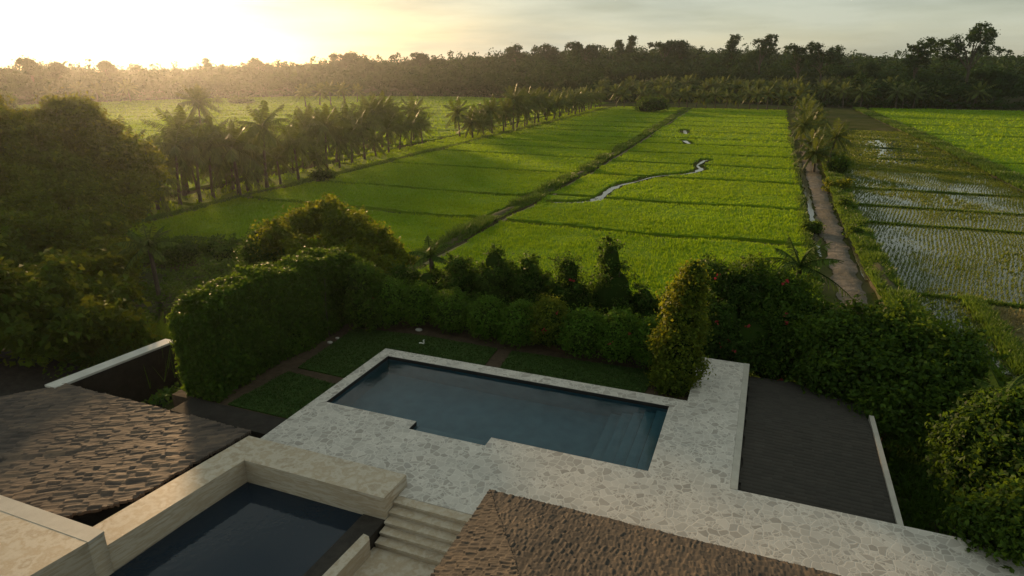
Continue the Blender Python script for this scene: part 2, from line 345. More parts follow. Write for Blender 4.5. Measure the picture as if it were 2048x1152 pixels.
# ------------------------------------------------------------------ rice fields (paddy level z = -4)
ZP = -4.0
STREAM = [(-20.8, 65.5), (-18.6, 66.3), (-16.9, 68.2), (-16.7, 71.5), (-16.9, 75), (-16.3, 79), (-15.0, 82), (-13.9, 86.2), (-12.6, 88.2), (-10.6, 89.8), (-9.0, 92.5), (-8.4, 95.5), (-9.5, 99.5), (-8.8, 106)]
STREAM2 = [(-14, 128), (-15.5, 133)]
STREAM3 = [(-17, 147), (-18.4, 156)]
def seg_dist(x, y, P):
    d = np.full(np.shape(x), 1e9)
    for (x0, y0), (x1, y1) in zip(P[:-1], P[1:]):
        tt = np.clip(((x-x0)*(x1-x0)+(y-y0)*(y1-y0))/((x1-x0)**2+(y1-y0)**2), 0, 1)
        d = np.minimum(d, np.hypot(x-x0-tt*(x1-x0), y-y0-tt*(y1-y0)))
    return d
LEFT = [38, 55, 67, 85, 101, 112, 122, 134, 146, 158, 172, 188, 204, 220]
RIGHT = [36, 55.2, 69.6, 86, 99, 112, 126, 137, 151, 167, 181, 198, 210, 224]
FAR_R = [58, 78, 97, 118, 141, 165, 190, 216, 244]
FAR_L = list(range(40, 300, 17))
def lines_gap(y, L): return np.min(np.abs(np.asarray(y)[..., None]-np.asarray(L, float)), -1)
def in_rice(x, y):
    w = .45*vnoise(x*.16, y*.16, 1)+.18*vnoise(x*.7, y*.7, 3)
    w2 = .7*vnoise(x*.11+9, y*.11, 4)+.15*vnoise(x*.8, y*.8, 6)
    g = .50+.0032*y
    bx = -23.6-np.maximum(0, y-105)*.028                       # the long bund bends a little left far out
    a = (x > -53.2+w2) & (x < bx-1.0+w) & (lines_gap(y+w+.012*(x+38)*1, LEFT) > g) & (y > 38+1.5*w)
    b = (x > bx+1.45+w) & (x < 3.9+w*.6) & (lines_gap(y+w2-.01*(x+8), RIGHT) > g) & (y > 36+w2)
    b &= (seg_dist(x, y, STREAM) > .95+w*.5)
    b &= (seg_dist(x, y, STREAM2) > 1.2+w*.5) & (seg_dist(x, y, STREAM3) > 1.2+w*.5)
    c = (x > 31.2+w2) & (x < 130) & (lines_gap(y+w*1.6+.02*x, FAR_R) > g+.12) & (np.abs(x-62-.05*y+w2) > .5) & (y > 50)
    n3 = 5*vnoise(x*.02, y*.02, 8)
    v = y+n3-.18*(x+60)
    u = x-.10*y+n3
    d = (x < -62.5+w2) & (lines_gap(v, np.arange(-40, 400, 13.5)) > g+.2) & (np.abs(np.mod(u, 47)-23) > .7) & (y > 30)
    e = (x > -60.5) & (x < -54.6+w) & (y > 44) & (y < 235) & (lines_gap(y+w*2, np.arange(50, 240, 31.)) > .5)    # strip under the palm row
    return a | b | c | d | e, a | b
def inside(x, y):
    r = np.hypot(x, y); return r < np.interp(np.arctan2(x, y), edge_az, edge_d)-4
def rice_region(mb, x0, x1, y0, y1, s, top=.30):
    xs = np.arange(x0, x1+s, s); ys = np.arange(y0, y1+s, s); X, Y = np.meshgrid(xs, ys, indexing='ij')
    Xc, Yc = X[:-1, :-1]+s/2, Y[:-1, :-1]+s/2
    m = in_rice(Xc, Yc)[0] & inside(Xc, Yc)
    Z = ZP+top+.05*vnoise(X*1.3, Y*1.3, 11)+.05*vnoise(X*.35, Y*.35, 12)
    ny = X.shape[1]; i, j = np.nonzero(m)
    V = np.stack([X, Y, Z], -1).reshape(-1, 3)
    mb.add(V, np.stack([i*ny+j, (i+1)*ny+j, (i+1)*ny+j+1, i*ny+j+1], -1))
    mp_ = np.pad(m, 1)
    def skirt(sel, a, b):
        i, j = np.nonzero(sel); A = V[(i+a[0])*ny+j+a[1]]; B = V[(i+b[0])*ny+j+b[1]]
        A2 = A.copy(); B2 = B.copy(); A2[:, 2] = ZP-.1; B2[:, 2] = ZP-.1
        mb.add(np.stack([A, B, B2, A2], 1).reshape(-1, 3), np.arange(4*len(i)).reshape(-1, 4))
    skirt(m & ~mp_[:-2, 1:-1], (0, 0), (0, 1)); skirt(m & ~mp_[2:, 1:-1], (1, 1), (1, 0))
    skirt(m & ~mp_[1:-1, :-2], (1, 0), (0, 0)); skirt(m & ~mp_[1:-1, 2:], (0, 1), (1, 1))
def rice_tufts(mb, x0, x1, y0, y1, dens, h, w, k=3):
    n = int((x1-x0)*(y1-y0)*dens); x = rng.uniform(x0, x1, n); y = rng.uniform(y0, y1, n)
    m = in_rice(x, y)[0] & inside(x, y); x, y = x[m], y[m]
    hv = h*(1+.25*vnoise(x*.5, y*.5, 21))
    tufts(mb, np.stack([x, y, np.full(len(x), ZP+.22)], 1), hv, w, k, .45, 1, wind=(.10, -.03))
rc = MB()
rice_region(rc, -53.6, 4.6, 34, 132, .35); rice_region(rc, -60.9, -53.6, 43, 132.2, .5)
rice_region(rc, -62, 4.6, 132, 240, .8); rice_region(rc, 30, 132, 48, 262, .9)
rice_region(rc, -270, -62, 28, 300, 1.3)
rice_tufts(rc, -54, 5, 34, 62, 34, .28, .065); rice_tufts(rc, -54, 5, 62, 90, 20, .28, .085); rice_tufts(rc, -61, 5, 90, 132, 9, .28, .13)
rice_tufts(rc, -61, 5, 132, 240, 2.6, .28, .26); rice_tufts(rc, 30, 110, 50, 140, 3, .36, .2); rice_tufts(rc, 30, 130, 140, 262, .8, .36, .45)
rice_tufts(rc, -160, -54, 40, 130, 1.6, .36, .3, 2); rice_tufts(rc, -270, -62, 60, 290, .5, .4, .6, 2)
stuff(rc, 'rice_crop', [M['rice_sheet'], M['rice']], 'bright green young rice filling the dyked paddies', 'rice')

# mud ground between the plots
pm = MB(); pm.poly([(-290, 24, ZP+.02), (-290, 330, ZP+.02), (140, 330, ZP+.02), (140, 24, ZP+.02)][::-1])
xs = np.linspace(-290, 140, 216); ys = np.linspace(32.8, 300, 150)
pm = MB(); X, Y = np.meshgrid(xs, ys, indexing='ij'); ny = X.shape[1]
m = inside(X[:-1, :-1]+1, Y[:-1, :-1]+1); i, j = np.nonzero(m)
pm.add(np.stack([X, Y, np.full(X.shape, ZP+.03)], -1).reshape(-1, 3), np.stack([i*ny+j, (i+1)*ny+j, (i+1)*ny+j+1, i*ny+j+1], -1))
struct(pm, 'paddy_ground', M['paddy_mud'])

def strip(mb, P, w, z, mi=0, wob=.15, step=.8, hump=0., nc=2):
    """ribbon along a polyline, w = half widths along it"""
    P = np.asarray(P, float); L = np.concatenate([[0], np.cumsum(np.linalg.norm(np.diff(P, axis=0), axis=1))])
    s = np.arange(0, L[-1], step); x = np.interp(s, L, P[:, 0]); y = np.interp(s, L, P[:, 1]); ww = np.interp(s, L, np.broadcast_to(w, (len(P),)))
    k = np.ones(3)/3; 
    if len(x) > 8: x[1:-1] = np.convolve(x, k, 'valid'); y[1:-1] = np.convolve(y, k, 'valid')
    T = unit(np.stack([np.gradient(x), np.gradient(y)], 1)); Nn = np.stack([-T[:, 1], T[:, 0]], 1)
    q = np.linspace(-1, 1, nc+1)
    V = []
    for a in q:
        wo_ = ww*a*(1+wob*vnoise(s*.6, np.full(len(s), a*3.3), 31)+wob*.5*vnoise(s*1.9, np.full(len(s), a*5.), 32))
        V.append(np.stack([x+Nn[:, 0]*wo_, y+Nn[:, 1]*wo_, np.full(len(s), z)+hump*(1-a*a)*(1+.3*vnoise(s*.5, s*0+a, 33))], 1))
    V = np.stack(V, 1); n = len(s); c = nc+1; i, j = np.meshgrid(np.arange(n-1), np.arange(nc), indexing='ij')
    mb.add(V.reshape(-1, 3), np.stack([i*c+j, i*c+j+1, (i+1)*c+j+1, (i+1)*c+j], -1).reshape(-1, 4), mi)
sw = MB(); strip(sw, STREAM, [.10, .2, .62, .3, .5, .28, .06, .22, .12, .06, .26, .4, .18, .36], ZP+.16, wob=.6, step=.35)
strip(sw, STREAM2, [.3, .5], ZP+.16, wob=.3, step=.4); strip(sw, STREAM3, [.4, .3], ZP+.16, wob=.3, step=.4)
struct(sw, 'stream_water', M['stream_water'])

# long bund with its lush grass and worn footpath
BUND = [(-23.9, 40), (-23.5, 48), (-23.9, 57), (-23.2, 66), (-23.7, 78), (-23.2, 88), (-23.8, 100), (-24.0, 118), (-25, 150), (-26.6, 205), (-27.2, 232)]
b = MB(); strip(b, BUND, .85, ZP+.05, 0, .25, .8, .34, 6)
BUND2 = [(-53.9, 40), (-53.9, 235)]
strip(b, BUND2, .75, ZP+.05, 0, .15, 1, .30, 4)
BUND3 = [(29.6, 62), (29.6, 130), (29, 170), (27, 255)]
strip(b, BUND3, 1.3, ZP+.05, 0, .15, 1, .45, 4)
struct(b, 'bund', M['terrain'], True)
b = MB(); strip(b, [(x+1.35, y) for x, y in BUND], .20, ZP+.22, 0, .3, .8, .06, 2); strip(b, [(x+.8, y) for x, y in BUND2], .16, ZP+.2, 0, .3, 1, .05)
struct(b, 'footpath', soil('footpath', (.11, .10, .045), (.20, .18, .085), 4, .03))
def along(P, n, half):
    P = np.asarray(P, float); L = np.concatenate([[0], np.cumsum(np.linalg.norm(np.diff(P, axis=0), axis=1))])
    s = L[-1]*rng.random(n)**1.5; x = np.interp(s, L, P[:, 0]); y = np.interp(s, L, P[:, 1])
    return x+rng.uniform(-half, half, n), y, s
bg_ = MB()
x, y, s = along(BUND, 9000, .75); hh = .40*np.clip(1+1.1*vnoise(s*.35, x*.7, 41), .15, 2); tufts(bg_, np.stack([x, y, ZP+.25+0*x], 1), hh, .10+.002*s, 4, .8)
x, y, s = along(BUND2, 6000, .6); tufts(bg_, np.stack([x, y, ZP+.2+0*x], 1), .35*(1+.5*vnoise(s*.3, x*0, 42)), .10+.002*s, 3, .7)
x, y, s = along(BUND3, 6000, 1.3); tufts(bg_, np.stack([x, y, ZP+.3+0*x], 1), .5*(1+.5*vnoise(s*.3, x*0, 43)), .14+.002*s, 4, .8)
for LN, xa, xb in ((LEFT[1:], -53, -25.3), (RIGHT[1:], -21.8, 3.8)):
    for yy in LN:
        n = int(420 if yy < 105 else 260); x = rng.uniform(xa, xb, n)
        sh = (.45*vnoise(x*.16, yy*.16, 1)+.012*(x+38)) if LN is not RIGHT and xa < -30 else (.7*vnoise(x*.11+9, yy*.11+0*x, 4)-.01*(x+8))
        yv = yy-sh+rng.normal(0, .2, n)
        tufts(bg_, np.stack([x, yv, np.full(n, ZP+.02)], 1), .17, .09+.0012*yy, 3, .7, 1)
stuff(bg_, 'bund_grass', [M['bund_grass'], M['dyke_grass']], 'long darker grass growing on the dykes between paddies')

# ------------------------------------------------------------------ mud track with ditch, grassy bank, flooded paddies
ROAD = [(6.2, 34), (6.1, 50), (6.1, 70), (6.15, 102), (6.6, 150), (8, 240)]
r_ = MB(); strip(r_, ROAD, [.95, .88, .95, .9, .9, .9], ZP+.10, 0, .3, .4, .10, 6); struct(r_, 'mud_track', M['mud_track'], True)
r_ = MB(); strip(r_, [(4.75, 53), (4.7, 62), (4.85, 80), (4.8, 108)], [.08, .2, .26, .34], ZP+.16, 0, .5, .4); strip(r_, [(7.4, 48), (7.4, 66), (7.45, 84)], [.16, .2, .16], ZP+.12, 0, .5, .5)
struct(r_, 'ditch_water', M['stream_water'])
BANK = [(9.3, 30), (8.35, 48), (8.1, 66), (8.45, 90), (9.2, 130), (10.4, 240)]
b = MB(); strip(b, BANK, [1.3, .85, .6, .8, .9, 1], ZP+.05, 0, .2, .8, .5, 4); struct(b, 'grassy_bank', M['terrain'], True)
bk = MB(); x, y, s = along(BANK, 16000, .8); tufts(bk, np.stack([x, y, ZP+.3+.1*vnoise(x*2, y, 2)], 1), .42*(1+.6*vnoise(s*.45, x*.8, 44)), .10+.0014*s, 4, .9)
x = rng.uniform(3.6, 4.25, 3500); y = 36+110*rng.random(3500)**1.6; tufts(bk, np.stack([x, y, ZP+.1+0*x], 1), .28*(1+.6*vnoise(y*.4, x, 45)), .10+.001*y, 4, .8)
stuff(bk, 'bank_grass', M['bund_grass'], 'rough green grass covering the bank beside the mud track')

fw = MB()
xs = np.linspace(8.6, 29.2, 60); ys = np.linspace(33, 170, 180); X, Y = np.meshgrid(xs, ys, indexing='ij'); ny = X.shape[1]
lb = lambda y: np.interp(y, [33, 40, 49, 66, 86, 130, 170], [12.6, 10.9, 9.3, 8.8, 9.4, 10.4, 11.4])
edge2 = lambda y: np.interp(y, [33, 45.5, 46, 170], [13.0, 12.8, 28.4, 28.2])
m = (X[:-1, :-1] > lb(Y[:-1, :-1])-.5) & (X[1:, 1:] < edge2(Y[:-1, :-1])+.5); i, j = np.nonzero(m)
fw.add(np.stack([X, Y, np.full(X.shape, ZP+.08)], -1).reshape(-1, 3), np.stack([i*ny+j, (i+1)*ny+j, (i+1)*ny+j+1, i*ny+j+1], -1))
struct(fw, 'paddy_water', M['paddy_water'])
fl = MB(); strip(fl, [(13.2, 44.9), (15, 45), (45, 45)], .05, ZP+.10, 0, 0, 3)
fl = MB(); fl.add([(13, 30, ZP+.10), (60, 30, ZP+.10), (60, 45.2, ZP+.10), (13, 45.2, ZP+.10)], [[0, 1, 2, 3]]); struct(fl, 'fallow_ground', M['fallow'])
FL = [46, 67.7, 76.5, 87.5, 105, 118, 134, 150]
fb = MB(); 
for yy in FL:
    n = 700; x = rng.uniform(lb(yy), 29, n); tufts(fb, np.stack([x, yy+.25*vnoise(x*.4, x*0+yy)+rng.normal(0, .10, n)+.02*(x-9), np.full(n, ZP+.05)], 1), .2, .12+.001*yy, 4, .7)
n = 2600; y = rng.uniform(33, 46, n); tufts(fb, np.stack([13.0+.2*vnoise(y, y*0)+rng.normal(0, .22, n), y, np.full(n, ZP+.06)], 1), .4, .1, 4, .7)
n = 5000; x = rng.uniform(13.3, 30, n); y = rng.uniform(31, 45, n); tufts(fb, np.stack([x, y, np.full(n, ZP+.1)], 1), .16, .08, 3, .9, 1)
stuff(fb, 'dyke_grass', [M['bund_grass'], M['dry_grass']], 'low grass on the dykes and stubble right of the flooded paddies')
sd = MB()
rows = np.arange(-40, 60, .28); P_ = []
for q in rows:                                             # curving planted rows
    y = np.arange(33, 112, .13); y = y+rng.uniform(-.06, .06, len(y)); wv = 1.5*vnoise(y*.055, y*0+1.5, 51)+.35*vnoise(y*.22, y*0+q*.35, 52)
    x = 18.5+q+wv+.22*(y-60)+rng.normal(0, .035, len(y)); P_.append(np.stack([x, y], 1))
P_ = np.concatenate(P_); x, y = P_[:, 0], P_[:, 1]
ok = (x > lb(y)) & (x < edge2(y)-.2) & (lines_gap(y-.02*(x-9), FL) > .3)
thin = .84+.5*vnoise(x*.18, y*.10, 53)+.25*vnoise(x*.6, y*.3, 54); ok &= rng.random(len(x)) < thin
x, y = x[ok], y[ok]; tufts(sd, np.stack([x, y, np.full(len(x), ZP+.07)], 1), .145*(1+.4*vnoise(x*.3, y*.2, 55)), .062, 3, .8)
n = 9000; y = rng.uniform(104, 170, n); x = rng.uniform(9, 29, n); ok = (x > lb(y)) & (rng.random(n) < .75+.6*vnoise(x*.15, y*.06, 56)); x, y = x[ok], y[ok]
tufts(sd, np.stack([x, y, np.full(len(x), ZP+.07)], 1), .2, .28, 3, .8)
n = 5000; x = rng.uniform(9, 28.5, n); y = rng.uniform(33, 110, n); ok = (x > lb(y)) & (x < edge2(y)) & (vnoise(x*.16+4, y*.09, 57) > .1); x, y = x[ok], y[ok]
tufts(sd, np.stack([x, y, np.full(len(x), ZP+.07)], 1), .2, .14, 4, .9)
stuff(sd, 'rice_seedlings', M['seedling'], 'thin rice seedlings in curving rows in the flooded paddies', 'rice')

# ------------------------------------------------------------------ villa: deck, pools, stairs
def cells(mb, xs, ys, keep, z0, z1, mi=0, ms=None):
    ms = mi if ms is None else ms
    nx, ny = len(xs)-1, len(ys)-1; K = np.zeros((nx+2, ny+2), bool)
    for a in range(nx):
        for c in range(ny): K[a+1, c+1] = keep((xs[a]+xs[a+1])/2, (ys[c]+ys[c+1])/2)
    for a in range(nx):
        for c in range(ny):
            if not K[a+1, c+1]: continue
            x0, x1, y0, y1 = xs[a], xs[a+1], ys[c], ys[c+1]
            mb.poly([(x0, y0, z1), (x1, y0, z1), (x1, y1, z1), (x0, y1, z1)], mi)
            if not K[a, c+1]: mb.poly([(x0, y1, z0), (x0, y0, z0), (x0, y0, z1), (x0, y1, z1)], ms)
            if not K[a+2, c+1]: mb.poly([(x1, y0, z0), (x1, y1, z0), (x1, y1, z1), (x1, y0, z1)], ms)
            if not K[a+1, c]: mb.poly([(x0, y0, z0), (x1, y0, z0), (x1, y0, z1), (x0, y0, z1)], ms)
            if not K[a+1, c+2]: mb.poly([(x1, y1, z0), (x0, y1, z0), (x0, y1, z1), (x1, y1, z1)], ms)
PX0, PX1, PY0, PY1 = -12.04, -1.92, 14.69, 18.36
NX0, NX1, NY0 = -8.80, -6.37, 14.24
def inpool(x, y): return (PX0 < x < PX1 and PY0 < y < PY1) or (NX0 < x < NX1 and NY0 < y < PY0+.01)
def indeck(x, y):
    if inpool(x, y): return False
    if x < -12.47: return False
    if y > 18.9: return -1.43 < x < .12
    if y > 14.7: return x < .12
    if x < -7.47: return y > 11.86
    if x < -4.2: return y > 11.44
    return y > 8
d_ = MB(); cells(d_, [-12.47, PX0, NX0, -7.47, NX1, -4.2, PX1, -1.43, .12, 14], [8, 11.44, 11.86, NY0, PY0, 14.7, PY1, 18.9, 22.42], indeck, -.30, 0, 0, 1)
dk = struct(d_, 'pool_deck', [M['paving'], M['edge_tile']])
e_ = MB(); e_.box(.122, .30, 14.702, 22.42, -.30, .012); tag(e_.build('deck_kerb', M['edge_tile']), kind='structure')

pool = thing('swimming_pool', 'long rectangular dark blue swimming pool set in the pale stone deck', 'pool', (-7, 16.5, -1.5))
pb = MB(); O = (-7, 16.5, -1.5); DEP = -1.45
rim = .15
for (a, c2) in (((PX0, PY0), (NX0, PY0)), ((NX0, PY0), (NX0, NY0)), ((NX0, NY0), (NX1, NY0)), ((NX1, NY0), (NX1, PY0)), ((NX1, PY0), (PX1, PY0)), ((PX1, PY0), (PX1, PY1)), ((PX1, PY1), (PX0, PY1)), ((PX0, PY1), (PX0, PY0))):
    dx, dy = np.sign(c2[0]-a[0]), np.sign(c2[1]-a[1]); ox, oy = dy*-.004, dx*.004
    A, B = (a[0]+ox, a[1]+oy), (c2[0]+ox, c2[1]+oy)
    pb.poly([(A[0], A[1], DEP), (B[0], B[1], DEP), (B[0], B[1], -rim), (A[0], A[1], -rim)], 0)
    pb.poly([(A[0], A[1], -rim), (B[0], B[1], -rim), (B[0], B[1], -.012), (A[0], A[1], -.012)], 1)
pb.poly([(PX0, PY0, DEP), (PX1, PY0, DEP), (PX1, PY1, DEP), (PX0, PY1, DEP)])
pb.build('basin', [M['pool_tile'], M['pool_rim']], pool, O)
for k in range(5):
    s_ = MB(); x0 = PX1-.36*(k+1); s_.box(x0, PX1-.008-.36*k, PY0+.006, PY1-.006, DEP+.004, -.34-.21*k); s_.poly([(PX1-.36*k-.035, PY0+.006, -.338-.21*k), (PX1-.36*k-.009, PY0+.006, -.338-.21*k), (PX1-.36*k-.009, PY1-.006, -.338-.21*k), (PX1-.36*k-.035, PY1-.006, -.338-.21*k)], 1); s_.build('step', [M['step_tile'], M['pool_rim']], pool, O)  # painted dark strip on each tread imitates the shading between steps
s_ = MB(); s_.box(NX0+.006, NX1-.006, NY0+.006, PY0+.12, DEP+.004, -.36); s_.build('bench', M['step_tile'], pool, O)
for xa, xb in ((PX0+.01, NX0-.002), (NX1+.002, PX1-1.25)): s_ = MB(); s_.box(xa, xb, PY0+.006, PY0+.12, DEP+.004, -.30); s_.build('ledge', M['step_tile'], pool, O)
w_ = MB(); cells(w_, [PX0+.005, NX0+.005, NX1-.005, PX1-.005], [NY0+.005, PY0+.005, PY1-.005], lambda x, y: y > PY0 or NX0 < x < NX1, -.13, -.125)
w_ = MB(); w_.add([(PX0+.005, PY0+.005, -.125), (NX0+.005, PY0+.005, -.125), (NX0+.005, NY0+.005, -.125), (NX1-.005, NY0+.005, -.125), (NX1-.005, PY0+.005, -.125), (PX1-.005, PY0+.005, -.125), (PX1-.005, PY1-.005, -.125), (PX0+.005, PY1-.005, -.125)], [list(range(8))])
w_.build('water', M['pool_water'], pool, O)

# lower pool inside its raised travertine wall
WT = .32
lower = thing('plunge_pool', 'dark lower pool framed by a raised beige travertine wall', 'pool', (-10, 9, -1.3)); O = (-10, 9, -1.3)
wm = MB()
wm.prism([(-12.46, 11.855), (-7.475, 11.855), (-7.50, 10.85), (-11.72, 10.88)], -.95, WT, 1, 0)
wm.prism([(-12.463, 11.855), (-11.723, 10.88), (-12.20, 6.9), (-12.45, 4.5), (-13.3, 4.5), (-13.02, 7.4)], -.95, WT, 1, 0)
wm.build('wall', [M['trav_top'], M['trav_side']], lower, O)
bm_ = MB(); bm_.add([(-12.4, 4.5, -1.25), (-7.9, 4.5, -1.25), (-7.9, 10.9, -1.25), (-12.4, 10.9, -1.25)], [[0, 1, 2, 3]])
bm_.build('basin', M['dark_basin'], lower, O)
wb = MB(); wb.prism([(-12.3, 4.5), (-8.25, 4.5), (-8.0, 10.87), (-11.8, 10.87)], -.36, -.34); wb.build('water', M['dark_water'], lower, O)
lg = MB(); lg.prism([(-8.32, 4.5), (-7.98, 4.5), (-7.51, 10.2), (-7.51, 10.845), (-8.12, 10.845)], -1.2, -.30); lg.build('ledge', M['slate_dark'], lower, O)
cp = MB(); cp.prism([(-7.975, 4.5), (-7.62, 4.5), (-7.42, 10.05), (-7.50, 10.14), (-7.66, 10.17)], -1.2, -.22, 1, 0); cp.build('coping', [M['trav_top'], M['trav_side']], lower, O)

stairs = thing('stone_stairs', 'five shallow travertine steps leading down from the pool deck', 'stairs', (-6.2, 10.8, -.8)); O = (-6.2, 10.8, -.8)
ST_Y = [11.437, 11.20, 10.97, 10.75, 10.53, 10.31]; RIS = .125
for k in range(5):
    s_ = MB(); z1 = -.004 - RIS*k
    s_.box(-7.465+.001*k, -3.2, ST_Y[k+1]-.025, ST_Y[k]-.003, z1-.05-RIS*.0, z1-.004, 0)
    s_.box(-7.46+.001*k, -3.2, ST_Y[k+1], ST_Y[k]-.004, z1-RIS-.3, z1-.052, 1)
    s_.build('step', [M['trav_top'], M['trav_side']], stairs, O)
s_ = MB(); s_.box(-7.615, -3.2, 4.5, ST_Y[5]-.003, -1.2, -5*RIS-.03, 1, 0); s_.build('landing', [M['trav_top'], M['trav_side']], stairs, O)

tz = .74; A = G(-60, 964, tz); B = G(207, 1062, tz); C_ = G(55, 1152, tz)
yb = B[1]; dirv = np.array([C_[0]-B[0], C_[1]-B[1]]); dirv = dirv/np.linalg.norm(dirv); E1 = np.array([B[0], B[1]])+dirv*4
ter = thing('stone_terrace', 'raised beige travertine terrace with a grey tile border', 'terrace', (B[0]-2, yb-2, -1))
O = (B[0]-2, yb-2, -1); tm = MB(); tm.prism([(B[0]-5.5, yb-.36), (B[0]-.16, yb-.36), (B[0], yb-.36), E1, (E1[0]-5.5, E1[1])], -1, tz, 1, 0); tm.prism([(B[0]-.158, yb-.36), (B[0], yb-.36), (B[0], yb), (B[0]-5.5, yb), (B[0]-5.5, yb-.358), (B[0]-.158, yb-.358)], -1, tz-.052, 1, 0); tm.build('slab', [M['trav_top'], M['trav_side']], ter, O)
tm = MB(); tm.prism([(B[0]-5.5, yb-.357), (B[0]+.02, yb-.357), (B[0]+.02, yb), (B[0]-5.5, yb)], tz-.05, tz+.006, 0); tm.build('border', M['edge_tile'], ter, O)

# ------------------------------------------------------------------ shingled roofs
def shingles(mb, O, A, U, La, Lu, w, c, inside_fn, zoff=None, lift=.05, th=.022, curl=.03, jit=.5, mi=0):
    """courses of curled shakes on a roof plane: O corner, A along the eave, U up the slope"""
    O = np.array(O, float); A = unit(np.array(A, float)); U = unit(np.array(U, float)); N = np.cross(A, U)
    if N[2] < 0: N = -N
    for r in range(int(Lu/c)+1):
        n = int(La/w)+2; a = (np.arange(n)+(r % 2)*.5)*w+rng.uniform(-.3, .3, n)*w; u = r*c+rng.uniform(-jit, jit, n)*c
        ww = w*rng.uniform(.95, 1.4, n); Ls = c*rng.uniform(1.7, 2.3, n)
        ok = inside_fn(a, np.maximum(u, 0)); a, u, ww, Ls = a[ok], u[ok], ww[ok], Ls[ok]; n = len(a)
        if not n: continue
        lf = lift*rng.uniform(.55, 1.5, n); roll = rng.normal(0, .16, n); cu = curl*rng.uniform(.2, 1.6, n); skew = rng.normal(0, .06, n)
        vs = []
        zo = np.zeros(n) if zoff is None else zoff(a, u)
        for tt in (0, .45, 1.):
            h = lf*(1-tt)+cu*(1-tt)**2+.006
            for sgn in (-.5, .5):
                for low in (0, 1):
                    aa = a+sgn*ww+skew*Ls*tt; uu = u+Ls*tt
                    hh = h+roll*sgn*ww*(1-.6*tt)+zo-low*th
                    vs.append(O+aa[:, None]*A+uu[:, None]*U+hh[:, None]*N)
        V = np.stack(vs, 1)      # index: row*4 + side*2 + low
        F = [[0, 2, 6, 4], [4, 6, 10, 8], [1, 3, 2, 0], [0, 4, 5, 1], [4, 8, 9, 5], [3, 7, 6, 2], [7, 11, 10, 6]]
        base = (np.arange(n)*12)[:, None, None]
        mb.add(V.reshape(-1, 3), (base+np.array(F)[None]).reshape(-1, 4), mi)

def roof_sheet(mb, O, A, U, La, Lu, inside_fn, res, fa, fu, amp, course, step, zoff=None, seed=0, mi=0):
    """weathered shakes as one sheet: wavy courses and ridges running up the slope"""
    O = np.array(O, float); A = unit(np.array(A, float)); U = unit(np.array(U, float)); N = np.cross(A, U); N = -N if N[2] < 0 else N
    a = np.arange(0, La+res, res); u = np.arange(0, Lu+res, res); A_, U_ = np.meshgrid(a, u, indexing='ij'); nu = len(u)
    aw = A_+.035*vnoise(A_*1.7, U_*2.6, seed+1)+.02*vnoise(A_*5, U_*7, seed+2)
    col = np.floor(aw*fa); fr = aw*fa-col; hs = lambda q, k: np.modf(np.abs(np.sin(q*12.9898+k*78.233)*43758.5453))[0]
    uo = U_+course*.55*hs(col, 1)+.06*vnoise(A_*2, U_*1.5, seed+3)
    row = np.floor(uo/course); ph = uo/course-row; cell = hs(col*1.31+row*7.77, 2+seed)
    h = step*(1-ph)*(.6+.8*cell) + amp*(.55+.9*cell)*(1-(2*fr-1)**2)**.6 + amp*.8*vnoise(aw*fa*2.1, U_*fu*2, seed+4) + amp*1.2*vnoise(A_*2.2, U_*1.6, seed+5)
    h = h + amp*.9*(hs(col*3.1+row*1.7, 5)-.5)
    if zoff is not None: h = h+zoff(A_, U_)
    V = O+A_[..., None]*A+U_[..., None]*U+h[..., None]*N
    am, um = (A_[:-1, :-1]+A_[1:, 1:])/2, (U_[:-1, :-1]+U_[1:, 1:])/2
    wig = .05*(hs(np.floor(am*fa), 9)-.5)
    m = inside_fn(am+wig, um+wig); i, j = np.nonzero(m); k0 = mb.n
    q = np.stack([i*nu+j, (i+1)*nu+j, (i+1)*nu+j+1, i*nu+j+1], -1)
    Vf = V.reshape(-1, 3); used = np.unique(q); rem = np.full(len(Vf), -1); rem[used] = np.arange(len(used))
    t_ = np.clip(.15+.55*cell+.35*vnoise(A_*.9, U_*.9, seed+6)+.25*vnoise(aw*fa*1.7, U_*fu*3, seed+7), 0, 1).reshape(-1)
    mb.add(Vf[used], rem[q], mi); mb.T[k0] = t_[used]
    mp_ = np.pad(m, 1)
    for sel, c1, c2 in ((m & ~mp_[:-2, 1:-1], (0, 0), (0, 1)), (m & ~mp_[2:, 1:-1], (1, 1), (1, 0)), (m & ~mp_[1:-1, :-2], (1, 0), (0, 0)), (m & ~mp_[1:-1, 2:], (0, 1), (1, 1))):
        i, j = np.nonzero(sel); P1 = Vf[(i+c1[0])*nu+j+c1[1]]; P2 = Vf[(i+c2[0])*nu+j+c2[1]]
        mb.add(np.stack([P1, P2, P2-N*.07, P1-N*.07], 1).reshape(-1, 3), np.arange(4*len(i)).reshape(-1, 4), mi)

# roof at the left: eave runs along X beside the dark ledge and the face climbs towards the camera
zr, sl, xr = .16, .12, -12.92
def onroof(px, py):
    d = ray(px, py); k = (zr+sl*(0-xr)-CAMZ)/(d[2]-sl*d[0]); return d*k+np.array([0, 0, CAMZ])
RP = [onroof(*q) for q in ((503, 862), (440, 846), (130, 768), (0, 795), (-260, 848), (-260, 1130), (60, 1054), (140, 1032), (264, 999))]
rl = thing('tiled_house', 'house with a brown wooden shingle roof left of the pool', 'house', (-16, 9, -3.4)); O = (-16, 9, -3.4)
nrm = unit(np.array([-sl, 0, 1.])); up = unit(np.array([1, .56, sl])); al = unit(np.cross(up, nrm)); o0 = np.array([-26., 15., zr+sl*(-26-xr)])
R2 = np.array([[(p-o0)@al, (p-o0)@up] for p in RP]); A0, U0 = R2[:, 0].min(), R2[:, 1].min(); o1 = o0+al*A0+up*U0; R2 -= [A0, U0]
